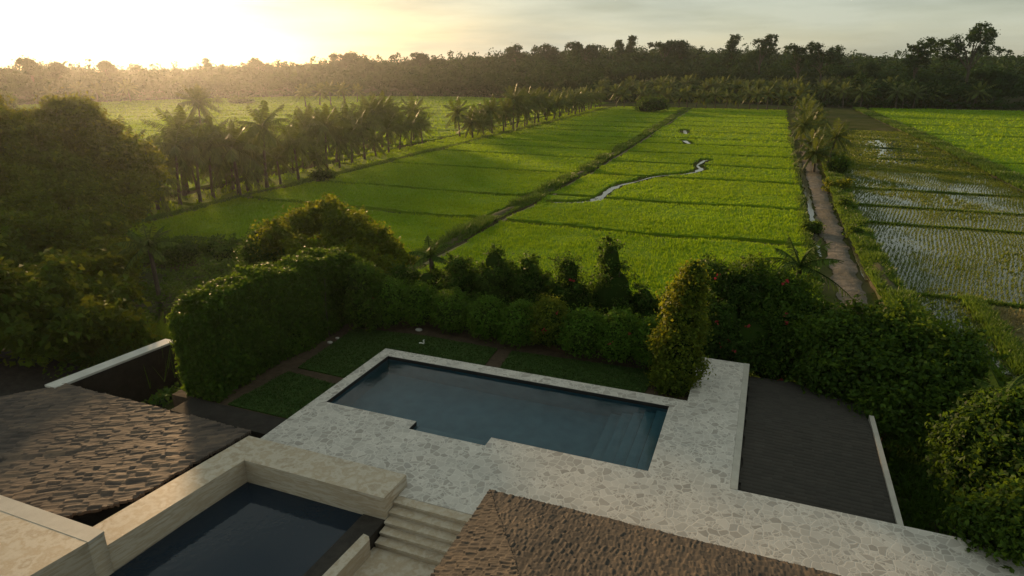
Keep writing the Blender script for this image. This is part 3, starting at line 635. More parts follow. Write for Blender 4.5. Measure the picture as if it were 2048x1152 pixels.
def inpoly(a, u, P):
    ok = np.zeros(np.shape(a), bool)
    for (xa, ya), (xb, yb_) in zip(P, np.roll(P, -1, 0)):
        ok ^= ((ya > u) != (yb_ > u)) & (a < (xb-xa)*(u-ya)/(yb_-ya+1e-12)+xa)
    return ok
rm = MB()
sc = np.array([(onroof(120, 905)-o1)@al, (onroof(120, 905)-o1)@up])
def sag(a, u): q = a-sc[0]-.10*(u-sc[1]); return -.06*sstep(q/.12)*np.clip(1-q/1.4, 0, 1)*np.clip((sc[1]+2.2-u)/2, 0, 1)+.03*vnoise(a*.7, u*.5, 73)
roof_sheet(rm, o1, al, up, R2[:, 0].max(), R2[:, 1].max(), lambda a, u: inpoly(a, u, R2), .035, 8.5, 1.2, .016, .55, .034, sag, 110)
rm.poly([tuple(p+np.array([0, 0, -.13])) for p in RP], 1)
rm.build('roof', [M['shingle_sun'], M['wall_dark']], rl, O)
wl_ = MB(); wl_.prism([(-13.15, 12.2), (-13.15, 8.6), (-14.4, 7.5), (-18.5, 7.5), (-18.5, 12.2)], -3.4, -2.6); wl_.build('wall', M['wall_dark'], rl, O)

# roof at the bottom right: eave corner next to the stairs
ez2 = 1.2; Cn = G(980, 980, ez2); s_far = .25; s_left = .40
rr = thing('tiled_pavilion', 'pavilion with a hipped wooden shingle roof below the steps', 'pavilion', (Cn[0]+4, Cn[1]-3, -1.2)); O = (Cn[0]+4, Cn[1]-3, -1.2)
rm = MB(); upf = np.array([0, -1, s_far])/math.hypot(1, s_far); upl = np.array([1, 0, s_left])/math.hypot(1, s_left)
kf, kl = math.hypot(1, s_far), math.hypot(1, s_left); hipr = s_far/s_left          # plan: X run per Y run along the hip
roof_sheet(rm, Cn, (1, 0, 0), upf, 12, 4.6, lambda a, u: a > hipr*u/kf-.01, .02, 20, 3, .008, .24, .016, None, 130)
roof_sheet(rm, Cn, (0, -1, 0), upl, 5.5, 3.2, lambda a, u: a > u/kl/hipr-.01, .02, 17, 3, .011, .24, .020, None, 150)
rm.poly([tuple(Cn+np.array([0, 0, -.06])), tuple(Cn+np.array([12, 0, -.03])), tuple(Cn+np.array([12, -5, 5*s_far-.03])), tuple(Cn+np.array([5*hipr, -5, 5*s_far-.03]))], 1)
rm.poly([tuple(Cn+np.array([0, 0, -.06])), tuple(Cn+np.array([5*hipr, -5, 5*s_far-.03])), tuple(Cn+np.array([0, -6, -.03]))], 1)
rm.build('roof', [M['shingle_warm'], M['wall_dark']], rr, O)
wl_ = MB(); wl_.box(Cn[0]+.9, Cn[0]+11, Cn[1]-5.5, Cn[1]-.9, -1.2, ez2-.1); wl_.build('wall', M['trav_side'], rr, O)

# dark slate roof right of the deck
sr = thing('slate_outbuilding', 'low outbuilding with a dark slate roof right of the deck', 'outbuilding', (2, 19, -2)); O = (2, 19, -2)
s_ = MB(); za = -.16
pl = lambda x, y: za-.03*(x-.3)-(.16*max(0, y-18.5-.35*(x-.3)))
def slate(mb):
    for y in np.arange(14.95, 23.4, .17):
        for x in np.arange(.32, 3.86, .26):
            w = .275; xx0 = x+(int(y*10) % 2)*.05; xx1 = min(xx0+w, 3.88)
            if xx1-xx0 < .08: continue
            h = rng.uniform(0, .006)
            if y > 18.4: za_, zb_ = pl(xx0, y), pl(xx0, y+.2)
            else: za_, zb_ = pl(xx0, y)+.004, pl(xx0, y+.2)-.001
            v = [(xx0, y, za_+h), (xx1, y, za_+h+rng.normal(0, .004)), (xx1, y+.2, zb_+h), (xx0, y+.2, zb_+h), (xx0, y, za_+h-.03), (xx1, y, za_+h-.03)]
            mb.add(v, [[0, 1, 2, 3], [4, 5, 1, 0]])
slate(s_)
s_.poly([(.31, 14.9, za-.05), (3.9, 14.9, za-.15), (3.9, 19.7, za-.17), (.31, 18.4, za-.05)], 0); s_.poly([(.31, 18.4, za-.05), (3.9, 19.7, za-.17), (3.9, 23.6, za-.85), (.31, 23.6, za-.95)], 0)
s_.build('roof', M['shingle_dark'], sr, O)
s_ = MB(); s_.prism([(3.885, 14.75), (4.02, 14.75), (4.02, 20.4), (3.885, 20.4)], -.6, -.20); s_.prism([(.305, 14.71), (3.88, 14.71), (3.88, 14.9), (.305, 14.9)], -.6, -.17); s_.build('edge_trim', M['edge_tile'], sr, O)
s_ = MB(); s_.box(.5, 3.7, 15.0, 22.6, -2.2, -1.1); s_.build('wall', M['wall_dark'], sr, O)

# dark wall with white coping, far left roof, ledge
wz = -1.0; wx = G(130, 765, wz); wy = G(345, 680, wz)
dw = thing('garden_wall', 'dark wall with a pale coping beside the left shingle roof', 'wall', (wx[0], wx[1]+2, -3.6)); O = (wx[0], wx[1]+2, -3.6)
s_ = MB(); s_.prism([(wx[0]-.02, wx[1]-.3), (wy[0]+.08, wy[1]-.03), (wy[0]-.34, wy[1]-.03), (wx[0]-.46, wx[1]-.3)], -3.6, wz-.09); s_.build('wall', M['wall_dark'], dw, O)
s_ = MB(); s_.prism([(wx[0]+.04, wx[1]-.4), (wy[0]+.16, wy[1]), (wy[0]-.40, wy[1]), (wx[0]-.52, wx[1]-.4)], wz-.088, wz); s_.build('coping', M['coping'], dw, O)
AZ = -1.5; ap = G(70, 708, AZ)
fr = thing('dark_roofed_hut', 'small hut with a dark hipped roof under the big left tree', 'hut', (ap[0]-1, ap[1]-1, -3.6)); O = (ap[0]-1, ap[1]-1, -3.6)
s_ = MB(); q = [(ap[0]+3.6, ap[1]+.9, AZ-.95), (ap[0]+3.6, ap[1]-4.5, AZ-.95), (ap[0]-4.5, ap[1]-4.5, AZ-.95), (ap[0]-4.5, ap[1]+.9, AZ-.95)]; a1 = (ap[0], ap[1], AZ); a2 = (ap[0]-1.2, ap[1]-1.6, AZ)
for f in ((q[0], q[3], a1), (q[0], a1, a2, q[1]), (q[1], a2, q[2]), (q[2], a2, a1, q[3])): s_.poly(list(f), 0)
for k in range(14):
    f1 = k/14; f2 = f1+.10
    P1 = np.array(q[0])*(1-f1)+np.array(a1)*f1; P2 = np.array(q[1])*(1-f1)+np.array(a2)*f1; P3 = np.array(q[1])*(1-f2)+np.array(a2)*f2; P4 = np.array(q[0])*(1-f2)+np.array(a1)*f2
    s_.poly([P1+[0, 0, .05], P2+[0, 0, .05], P3+[0, 0, .015], P4+[0, 0, .015]], 0)
s_.build('roof', M['slate_dark'], fr, O)
s_ = MB(); s_.box(ap[0]-4, ap[0]+3, ap[1]-4, ap[1]+.4, -3.6, AZ-.96); s_.build('wall', M['wall_dark'], fr, O)
lf = [G(x, y, -.19) for x, y in ((505, 862), (440, 846), (376, 829))]; s_ = MB(); s_.prism([(-12.48, lf[0][1]), (lf[1][0], lf[1][1]), (-16.5, lf[2][1]), (-16.5, 13.62), (-12.48, 13.62)], -.42, -.19); tag(s_.build('stone_ledge', M['wall_dark']), 'dark stone ledge between the left roof and the lawn', 'ledge')

# ------------------------------------------------------------------ garden
GZ = -.26
s_ = MB(); s_.box(-17.4, -12.472, 13.625, 24.2, -2.4, GZ); s_.box(-12.470, -1.434, 18.905, 24.2, -2.4, GZ); struct(s_, 'garden_soil', M['garden_soil'])
lw = MB(); lt = MB()
def lawn_patch(P):
    lw.prism([(p[0], p[1]) for p in P], GZ-.02, GZ+.045, 0, None, False)
    xs_ = [p[0] for p in P]; ys_ = [p[1] for p in P]; n = int((max(xs_)-min(xs_))*(max(ys_)-min(ys_))*420)
    x = rng.uniform(min(xs_), max(xs_), n); y = rng.uniform(min(ys_), max(ys_), n); ok = np.zeros(n, bool); k = len(P)
    for i in range(k):
        (xa, ya), (xb, yb_) = P[i], P[(i+1) % k]; ok ^= ((ya > y) != (yb_ > y)) & (x < (xb-xa)*(y-ya)/(yb_-ya+1e-9)+xa)
    tufts(lt, np.stack([x[ok], y[ok], np.full(ok.sum(), GZ+.03)], 1), .05, .035, 3, .8)
lawn_patch([(-15.15, 13.75), (-12.55, 13.75), (-12.55, 16.1), (-13.3, 16.2), (-14.9, 16.35)])
lawn_patch([(-14.8, 16.75), (-12.9, 16.7), (-12.53, 16.8), (-12.53, 18.95), (-8.62, 18.95), (-8.75, 20.85), (-12, 20.95), (-15.0, 20.6)])
lawn_patch([(-8.0, 18.95), (-2.9, 18.95), (-2.7, 21.1), (-8.15, 20.85)])
struct(lw, 'lawn', M['lawn']); stuff(lt, 'lawn_grass', M['lawn_grass'], 'short dark green turf on the three lawn patches')

def noisy_box_core(mb, x0, x1, y0, y1, z0, z1, mi=1):
    xs = np.linspace(x0, x1, max(3, int((x1-x0)/.35))); ys = np.linspace(y0, y1, max(3, int((y1-y0)/.35)))
    X, Y = np.meshgrid(xs, ys, indexing='ij'); Z = z1+.12*vnoise(X*2, Y*2, 61); ny = len(ys); nx = len(xs)
    i, j = np.meshgrid(np.arange(nx-1), np.arange(ny-1), indexing='ij')
    mb.add(np.stack([X, Y, Z], -1).reshape(-1, 3), np.stack([i*ny+j, (i+1)*ny+j, (i+1)*ny+j+1, i*ny+j+1], -1).reshape(-1, 4), mi)
    mb.prism([(x0, y0), (x1, y0), (x1, y1), (x0, y1)], z0, z1-.02, mi)
def core_blob(mb, c, r, mi=1, k=10):
    th = np.linspace(.05, math.pi-.05, k); ph = np.arange(2*k)*math.pi/k; T, P = np.meshgrid(th, ph, indexing='ij')
    q = 1+.12*vnoise(T*3+c[0], P*2+c[1], 62)
    V = np.stack([c[0]+r[0]*q*np.sin(T)*np.cos(P), c[1]+r[1]*q*np.sin(T)*np.sin(P), c[2]+r[2]*q*np.cos(T)], -1); m2 = 2*k
    i, j = np.meshgrid(np.arange(k-1), np.arange(m2), indexing='ij'); j2 = (j+1) % m2
    mb.add(V.reshape(-1, 3), np.stack([i*m2+j, (i+1)*m2+j, (i+1)*m2+j2, i*m2+j2], -1).reshape(-1, 4), mi)

def zat(px_y, x, y):          # height at which a point above (x, y) appears on row px_y
    lo, hi = -6., 30.
    for _ in range(40):
        mid = (lo+hi)/2; v = np.array([x, y, mid-CAMZ]); f = np.array([-SY*CP, CY*CP, -SP]); r = np.array([CY, SY, 0]); u = np.cross(r, f)
        if 576-FPX*(v@u)/(v@f) > px_y: lo = mid
        else: hi = mid
    return lo

# tall clipped hedge at the left of the lawn
hg = thing('clipped_hedge', 'tall thick creeper-covered hedge left of the lawn', 'hedge', (-16.3, 17.5, GZ)); O = (-16.3, 17.5, GZ)
h_ = MB(); HX0, HX1, HY0, HY1 = -16.9, -15.65, 13.75, 21.6
HY_ = np.linspace(13.7, 21.8, 18)
def col_of(x, y, z):
    v = np.array([x, y, z-CAMZ]); f = np.array([-SY*CP, CY*CP, -SP]); return 1024+FPX*(v@np.array([CY, SY, 0]))/(v@f)
HT_ = np.array([zat(float(np.interp(col_of(-16.2, y, 2.6), [370, 400, 440, 520, 610, 690, 720], [640, 598, 566, 540, 518, 498, 505])), -16.2, y) for y in HY_])
htop = lambda y: np.interp(y, HY_, HT_)-.15
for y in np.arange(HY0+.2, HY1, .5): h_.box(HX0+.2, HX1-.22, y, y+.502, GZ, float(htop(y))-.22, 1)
n = 46000; f = rng.random(n); y = rng.uniform(HY0, HY1, n); x = np.where(f < .52, HX1, rng.uniform(HX0, HX1, n)); zt = htop(y)+.20*vnoise(y*1.3, x*1.3, 63)+.10*vnoise(y*3.1, x*3.1, 68)
z = np.where(f < .52, GZ+(zt-GZ)*rng.random(n)**.85, zt); e = f > .84; y = np.where(e, HY0+.0*y, y); x = np.where(e, rng.uniform(HX0, HX1, n), x); z = np.where(e, GZ+(htop(HY0)-GZ)*rng.random(n), z)
bulge = .16*vnoise(y*1.1, z*1.1, 64)+.10*vnoise(y*2.7, z*2.7, 65)
side = f < .52; x = np.where(side, x+bulge, x); y = np.where(e, y+bulge, y)
N_ = np.where(side[:, None], [1, 0, .25], np.where(e[:, None], [0, -1, .25], [0, 0, 1.]))
C = np.stack([x, y, z], 1)+rng.normal(0, .075, (n, 3)); leaf_quads(h_, C, N_+rng.normal(0, .65, (n, 3)), .13, .6)
h_.build('foliage', [M['leaf_hedge'], M['core']], hg, O)
s_ = MB(); p0 = G(664, 655, GZ); s_.tube([(p0[0]+.55, p0[1]-.9, GZ), (p0[0]+.5, p0[1]-.9, 1.0), (p0[0]+.55, p0[1]-.85, 2.2)], [.018, .015, .01], 6); s_.build('stem', M['bark'], hg, O)

def shrub(name, label, cat, lobes, n, size, mt, cl, cr, base=None, group=None, stems=3, flowers=0, core=.62, up=.25, stem_mat='bark', inner=.72, zmin=-.65, droop=0., asp=.55, shoots=.14):
    L = np.asarray(lobes, float)
    if base is None: base = (L[:, 0].mean(), L[:, 1].mean(), float(ground(L[:, 0].mean(), L[:, 1].mean())))
    o = thing(name, label, cat, base, group); mb = MB()
    if core:
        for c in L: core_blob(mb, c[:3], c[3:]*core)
    crown(mb, L, n, size, cl, cr, up, zmin, 0, asp, droop, inner, shoots)
    if cat == 'tree': crown(mb, L*np.array([1, 1, 1, .62, .62, .62]), int(n*.4), size*1.3, cl, cr*1.15, 0, -1, 0, asp, 0, .35, 0)
    if flowers:
        k = rng.integers(0, len(L), flowers); d = unit(rng.normal(size=(flowers, 3))+np.array([.3, -.9, .3])); P = L[k, :3]+d*L[k, 3:]*1.08
        q = np.repeat(P, 5, 0)+rng.normal(0, .05, (flowers*5, 3)); leaf_quads(mb, q, rng.normal(size=(flowers*5, 3))+np.array([0, -1, .5]), .10, .9, mi=2)
    mb.build('foliage' if cat in ('hedge', 'shrub', 'bush') else 'crown', [mt, M['core'], M['flower']], o, base)
    s = MB(); b = np.array(base, float)
    order = rng.permutation(len(L))[:stems]
    for q in order:
        tgt = L[q, :3]+np.array([0, 0, -.1]); mid = b*.5+tgt*.5+rng.normal(0, .15, 3)*[1, 1, .3]; rad = max(.03, .035*float(np.linalg.norm(tgt-b)))
        s.tube([b+[0, 0, -.1], b*.75+mid*.25+[0, 0, .1], mid, tgt], [rad, rad*.85, rad*.6, rad*.25], 7)
        for _ in range(2):
            e2 = tgt+unit(rng.normal(size=3)+np.array([0, 0, .4]))*L[q, 3:]*.85; s.tube([mid, (mid+e2)/2+rng.normal(0, .1, 3), e2], [rad*.45, rad*.3, rad*.1], 5)
    s.build('trunk' if cat == 'tree' else 'stem', M[stem_mat], o, base)
    return o

# row of rounded clipped shrubs behind the lawn
row = [(775, 662, 560, 84, 'dark round shrub at the left end of the clipped row, against the tall hedge'), (828, 660, 572, 76, 'second round shrub from the tall hedge in the clipped row'),
       (897, 668, 583, 96, 'large round shrub behind the white sprinkler in the clipped row'), (968, 686, 598, 84, 'narrow round shrub left of the soil path in the clipped row'),
       (1030, 702, 608, 84, 'round green shrub straight behind the soil path between lawns'), (1092, 706, 598, 88, 'yellow-topped round shrub in the middle of the clipped row'),
       (1160, 722, 622, 100, 'brownish low shrub right of the yellow-topped one'), (1232, 736, 626, 100, 'wide round shrub with a red flower near the green pillar'),
       (1302, 748, 640, 92, 'last round shrub of the row, beside the leafy green pillar')]
for k, (px, py, pt, wpx, lab) in enumerate(row):
    p = G(px, py, GZ); p[1] = min(p[1]+.55, 22.6); p[0] = p[0]-.05
    zt = zat(pt, p[0], p[1]); d = math.hypot(*p[:2]); w = wpx/FPX*math.hypot(d, CAMZ)*.425; h = zt-GZ
    lob = [(p[0], p[1]+.1*math.sin(k*2.), GZ+h*.50, w, w*.95, h*.50), (p[0]+w*.12*math.sin(k), p[1], GZ+h*.36, w*.92, w*.9, h*.36)]
    shrub('round_shrub', lab, 'shrub', lob, 5200, .095, M['leaf_yellow'] if k == 5 else M['leaf_bright'], 340, .12, (p[0], p[1], GZ), 'clipped round shrubs behind the lawn', 3, 3 if k in (5, 7) else 0, .84, inner=.8, shoots=.025)
q = G(722, 668, GZ); shrub('creeper_mound', 'rounded creeper mound at the far end of the tall hedge', 'shrub', [(q[0]-.1, q[1]+.5, GZ+.9, .75, .7, 1.0), (q[0]-.35, q[1]+.7, GZ+1.8, .8, .7, .9), (q[0]+.25, q[1]+.8, GZ+.7, .6, .5, .8)], 6500, .12, M['leaf_hedge'], 260, .14, (q[0], q[1]+.4, GZ), None, 3, 2, .8)
# taller upright shrubs behind them
tall = [(862, 545, 100, 'broad dark shrub between the round row and the young palm frond'), (922, 518, 80, 'bushy upright shrub at the foot of the long bund'), (990, 500, 84, 'tall cone-shaped shrub, second-tallest of the upright row'),
        (1055, 516, 68, 'slim upright shrub left of the widest upright shrub'), (1133, 516, 104, 'widest upright shrub with an orange flower in the back row'), (1215, 486, 92, 'tallest upright shrub with a thin pointed tip'),
        (1282, 575, 96, 'low upright shrub topped by a pink flower'), (800, 540, 90, 'dark leafy shrub below the yellow-leaved tree'), (1335, 585, 70, 'dark small shrub tucked left of the green pillar')]
for k, (px, pt, wpx, lab) in enumerate(tall):
    p = G(px, 640+.09*(px-860), GZ-.4); p = p*(25.0/math.hypot(*p[:2])) if math.hypot(*p[:2]) < 25 else p; p[1] = max(p[1], 23.6)
    b0 = float(ground(p[0], p[1])) if p[1] > 24.2 else GZ
    zt = zat(pt, p[0], p[1]); w = wpx/FPX*math.hypot(p[0], p[1], CAMZ)*.66; h = zt-b0
    lob = [(p[0], p[1], b0+h*.33, w, w, h*.34), (p[0]+.08, p[1], b0+h*.60, w*.82, w*.82, h*.26), (p[0]-.05, p[1]+.05, b0+h*.83, w*.40, w*.40, h*.20)]
    shrub('upright_shrub', lab, 'shrub', lob, 5200, .11, M['leaf_dark'], 150, .15, (p[0], p[1], b0), 'upright shrubs behind the clipped row', 3, 4 if k in (4, 6) else 0, .72)

# vine covered pillar at the right end of the lawn
p = np.array([-2.05, 20.1, GZ]); zt = zat(535, -2.0, 20.3)
pc = thing('leafy_pillar', 'tall narrow pillar of yellow-green creeper at the corner of the pool deck', 'creeper', p); m_ = MB()
H_ = zt-GZ
for k in range(9): core_blob(m_, (p[0]+.10*math.sin(k)+.25*k/8, p[1]+.3*k/8, GZ+H_*(k+.3)/9), (.48-.24*max(0, k-4)/4, .48-.24*max(0, k-4)/4, H_/8), 1, 8)
lob = [(p[0]+.25*k/8+.12*math.sin(k*1.7), p[1]+.3*k/8, GZ+.35+(H_-.75)*k/8, (.68-.30*max(0, k-4)/4)+.06*math.sin(k*2.3), .66-.28*max(0, k-4)/4, .52) for k in range(9)]
crown(m_, lob, 15000, .10, 800, .13, .1, -.9, 0, .6, 0, .8)
m_.build('foliage', [M['leaf_yellow'], M['core']], pc, p)
s_ = MB(); s_.tube([p, p+[.1, .1, H_*.5], p+[.25, .3, H_*.9]], [.12, .1, .05], 7); s_.build('trunk', M['bark'], pc, p)

# white sprinkler, stones
sp = G(848, 690, GZ)
s_ = MB(); s_.tube([sp+[0, 0, -.02], sp+[0, 0, .16]], [.022, .018], 8); s_.tube([sp+[-.20, 0, .05], sp+[0, 0, .06]], [.035, .03], 8); s_.tube([sp+[-.02, 0, .16], sp+[.02, 0, .24]], [.03, .012], 8)
tag(s_.build('sprinkler', M['white'], origin=None), 'small white lawn sprinkler on the dark grass', 'sprinkler')
for px, py, r0, lab in ((660, 686, .09, 'white stone at the hedge foot, nearest to the pool'), (675, 677, .07, 'small white stone farther along the hedge foot'), (838, 661, .12, 'pale flat rock at the foot of the round shrubs')):
    c = G(px, py, GZ); s_ = MB(); core_blob(s_, (c[0], c[1], GZ+r0*.3), (r0*1.3, r0, r0*.55), 0, 7); tag(s_.build('stone', M['rock'], smooth=True), lab, 'stone')

# ------------------------------------------------------------------ trees and bushes around the villa
def PL(*a):       # lobes given as bearing, distance and radii in metres
    out = []
    for px, py, dist, r_m, *f in a:
        c = D(px, py, dist); zf = f[0] if f else .85; out.append((c[0], c[1], c[2], r_m, r_m, r_m*zf))
    return out
shrub('vine_draped_tree', 'huge tree draped in dark creepers at the left edge', 'tree',
      PL((20, 315, 60, 3.4), (-50, 300, 60, 4.2), (75, 335, 58, 2.6), (110, 395, 56, 3.0), (165, 415, 54, 2.2), (40, 420, 53, 3.2), (-20, 430, 52, 3.6), (175, 480, 48, 2.5), (120, 490, 47, 2.6), (60, 520, 43, 2.8), (0, 540, 42, 3.2), (205, 535, 41, 1.7), (150, 580, 37, 2.0), (205, 610, 35, 1.5), (70, 610, 34, 2.2), (120, 650, 32, 1.6), (225, 655, 31, 1.1), (0, 640, 33, 2.4), (25, 480, 48, 3.0)),
      66000, .28, M['leaf_tree'], 480, .36, D(80, 640, 46)[:2].tolist()+[-4.0], stems=8, core=0, droop=.6, zmin=-.9)
shrub('spreading_tree', 'sunlit orange-tinged tree behind the vine-draped tree', 'tree',
      PL((145, 245, 66, 2.2), (105, 262, 67, 2.0), (185, 280, 65, 2.2), (225, 318, 64, 2.1), (275, 312, 63, 1.5), (292, 345, 62, 1.3), (150, 310, 66, 2.6), (225, 385, 60, 2.0), (275, 385, 59, 1.4), (70, 275, 67, 1.8), (250, 430, 56, 1.3)),
      26000, .30, M['leaf_yellow'], 330, .38, D(200, 500, 64)[:2].tolist()+[-4.0], stems=7, core=0)
shrub('yellow_leaved_tree', 'bushy tree with yellow backlit leaves behind the tall hedge', 'tree',
      PL((560, 478, 33, .85), (600, 455, 34, .75), (645, 440, 34, 1.0), (700, 455, 33, 1.0), (740, 480, 32, .85), (770, 505, 31.5, .7), (610, 515, 31, 1.0), (670, 500, 32, .9), (700, 535, 30, 1.1), (775, 545, 30, .8), (662, 412, 35, .45), (735, 565, 29, .8), (808, 515, 31, .5), (640, 550, 30, .8), (545, 510, 33, .5)),
      19000, .17, M['leaf_yellow'], 240, .26, D(690, 640, 31)[:2].tolist()+[-3.4], stems=7, core=0)
shrub('dark_shrub', 'dark leafy shrub left of the yellow-leaved tree', 'shrub', PL((525, 480, 34, .75), (515, 520, 33, .85), (545, 515, 33, .8)), 3600, .14, M['leaf_dark'], 160, .2, D(525, 560, 33)[:2].tolist()+[-3.9], core=.75)
shrub('flowering_bush', 'large dark bush with red flowers right of the leafy pillar', 'bush', PL((1430, 560, 26.5, 1.0), (1480, 590, 26, 1.2), (1430, 640, 25, 1.3), (1500, 670, 25, 1.3), (1440, 690, 24.5, 1.1), (1465, 705, 24.2, .9)), 16000, .125, M['leaf_dark'], 260, .2, (float(D(1450, 700, 25.5)[0]), float(D(1450, 700, 25.5)[1]), -2.4), flowers=10, core=.78)
shrub('flowering_bush', 'broad bush with a red bloom in front of the young palm', 'bush', PL((1560, 590, 26.5, 1.15), (1600, 640, 26, 1.1), (1540, 650, 25.5, 1.3), (1590, 690, 25, 1.2), (1505, 545, 27, .6), (1540, 725, 24.4, .95)), 13000, .125, M['leaf_hedge'], 480, .22, (float(D(1570, 720, 26)[0]), float(D(1570, 720, 26)[1]), -2.6), flowers=8, core=.75)
shrub('spreading_bush', 'wide leafy tree-like bush overhanging the dark slate roof', 'tree', PL((1650, 690, 24.5, 1.2), (1720, 680, 25, 1.4), (1800, 690, 25, 1.4), (1870, 720, 24.5, 1.3), (1680, 750, 23.5, 1.2), (1760, 760, 23.5, 1.4), (1850, 790, 23, 1.3), (1920, 770, 23.5, 1.0), (1790, 830, 22, 1.1), (1640, 760, 23.8, .8)), 26000, .15, M['leaf_mid'], 380, .27, (float(D(1770, 850, 23)[0]), float(D(1770, 850, 23)[1]), -2.6), stems=8, core=0)
shrub('round_bush', 'dark full bush at the right edge below the spreading bush', 'bush', PL((1930, 880, 19, .55), (1975, 850, 19.5, .6), (2030, 835, 19.6, .75), (1965, 905, 18.6, .65), (2030, 910, 18.6, .75), (1915, 935, 19, .45), (1950, 965, 18, .6), (2010, 975, 17.8, .7), (2060, 960, 18, .7)), 15000, .13, M['leaf_dark'], 300, .18, (float(D(1970, 980, 19)[0]), float(D(1970, 980, 19)[1]), -2.4), core=.72)
shrub('low_bush', 'low bright green bush in the bottom right corner', 'bush', PL((1990, 1050, 16, .62), (2050, 1040, 16.2, .75), (1940, 1060, 16, .42), (2030, 1080, 15.6, .6)), 6500, .12, M['leaf_mid'], 260, .15, (float(D(2000, 1100, 16)[0]), float(D(2000, 1100, 16)[1]), -2.1), core=.7)

cv = MB()      # creepers on the slope left of the hedge and behind the garden
n = 30000; x = rng.uniform(-34, -17.3, n); y = rng.uniform(12, 34, n); ok = (x < -24.6) | (y > 19.8) | ((x > -21.2) & (y > 15)); x, y = x[ok], y[ok]
z = np.maximum(ground(x, y), -3.0)+.75+.65*vnoise(x*.5, y*.5, 81)+.3*vnoise(x*1.4, y*1.4, 82); dn = 1.2*sstep((y-30)/6)
leaf_quads(cv, np.stack([x, y, z-dn*.6+rng.normal(0, .12, len(x))], 1), np.array([0, -.2, 1])+rng.normal(0, .5, (len(x), 3)), .19, .65)
n = 22000; x = rng.uniform(-17, 9, n); y = rng.uniform(24.3, 34, n); z = ground(x, y)+.35+.35*vnoise(x*.6, y*.6, 83)
leaf_quads(cv, np.stack([x, y, z+rng.normal(0, .1, n)], 1), np.array([0, -.2, 1])+rng.normal(0, .5, (n, 3)), .17, .6)
n = 12000; x = rng.uniform(-46, -18, n); y = rng.uniform(30, 39, n); z = ground(x, y)+.5+.5*vnoise(x*.5, y*.5, 84)
leaf_quads(cv, np.stack([x, y, z+rng.normal(0, .12, n)], 1), np.array([0, -.2, 1])+rng.normal(0, .5, (n, 3)), .2, .5)
stuff(cv, 'undergrowth', M['leaf_mid'], 'tangled green creepers covering the slope round the garden', 'creeper')
gt = MB()
n = 900; c = G(235, 705, -1.9); x = c[0]+rng.normal(0, 1.3, n); y = c[1]+1.2+rng.normal(0, .8, n); tufts(gt, np.stack([x, y, np.full(n, -2.6)], 1), 1.5, .05, 3, .5)
stuff(gt, 'tall_grass', M['bund_grass'], 'tall bright grass behind the pale-coped dark wall')
n = 16000; x = rng.uniform(3.9, 14, n); y = rng.uniform(13, 27, n); gl = MB(); z = ground(x, y)
tufts(gl, np.stack([x, y, z], 1), .22, .07, 3, .9); leaf_quads(gl, np.stack([x[::3], y[::3], z[::3]+.1], 1), np.array([0, 0, 1])+rng.normal(0, .4, (len(x[::3]), 3)), .16)
stuff(gl, 'ground_cover', M['leaf_dark'], 'dark weeds on the shaded ground right of the slate roof', 'weeds')

# ------------------------------------------------------------------ palms
def frond(mb, base, az, el, L, droop, nl, lw, mi=0, twist=0., wind=(.12, -.02)):
    """one feather leaf: curved midrib with hanging leaflets"""
    t = np.linspace(0, 1, nl+1); d0 = np.array([math.cos(az)*math.cos(el), math.sin(az)*math.cos(el), math.sin(el)])
    P = base+np.outer(t*L, d0); P[:, 2] -= droop*L*t**2.1; P[:, 0] += wind[0]*L*t**2; P[:, 1] += wind[1]*L*t**2
    T = unit(np.gradient(P, axis=0)); S_ = unit(np.cross(T, [0, 0, 1.])); Nn = np.cross(S_, T)
    mb.tube(P[::max(1, nl//6)], np.linspace(.045, .012, len(P[::max(1, nl//6)])), 4, mi)
    for sg in (-1, 1):
        tt = t[1:]; ll = L*.20*np.sin(np.clip(tt*1.05+.06, 0, 1)*math.pi)**.6*rng.uniform(.8, 1.15, nl); B = P[1:]
        dr = unit(S_[1:]*sg*.8+T[1:]*.65-np.array([0, 0, .35])+rng.normal(0, .08, (nl, 3))); tip = B+dr*ll[:, None]-np.array([0, 0, .45])*ll[:, None]
        w = np.cross(dr, Nn[1:]); w = unit(w)*(lw/2)
        V = np.stack([B-w*.7, B+w*.7, B*.45+tip*.55+w, tip, B*.45+tip*.55-w], 1)
        mb.add(V.reshape(-1, 3), np.arange(5*nl).reshape(nl, 5), mi)
def palm_parts(h, nf, L, nl, lw, lean, seed):
    global rng
    keep = rng; rng = np.random.default_rng(seed)
    tk = MB(); s = np.linspace(0, 1, 9); a = rng.uniform(0, 6.28); off = lean*s**1.8
    P = np.stack([np.cos(a)*off, np.sin(a)*off, h*s], 1); tk.tube(P, .13+.10*(1-s)**3+.03*(1-s), 8)
    cr = MB(); top = P[-1]
    for k in range(nf):
        f = (k+.5)/nf; el = R(80)-R(112)*f**.9+rng.normal(0, .08); az = k*2.39996+rng.normal(0, .18)
        frond(cr, top+np.array([0, 0, .05]), az, el, L*rng.uniform(.85, 1.12)*(1 if f < .85 else .85), (.16+.42*f)*rng.uniform(.75, 1.25), nl, lw)
    for k in range(7):          # coconuts
        q = top+np.array([math.cos(k)*.22, math.sin(k)*.22, -.22]); core_blob(cr, q, (.12, .12, .15), 1, 5)
    rng = keep
    a_ = tk.build('trunk', M['palm_bark'], smooth=True); b_ = cr.build('crown', [M['frond'], M['bark']])
    ms = (a_.data, b_.data); bpy.data.objects.remove(a_); bpy.data.objects.remove(b_); return ms
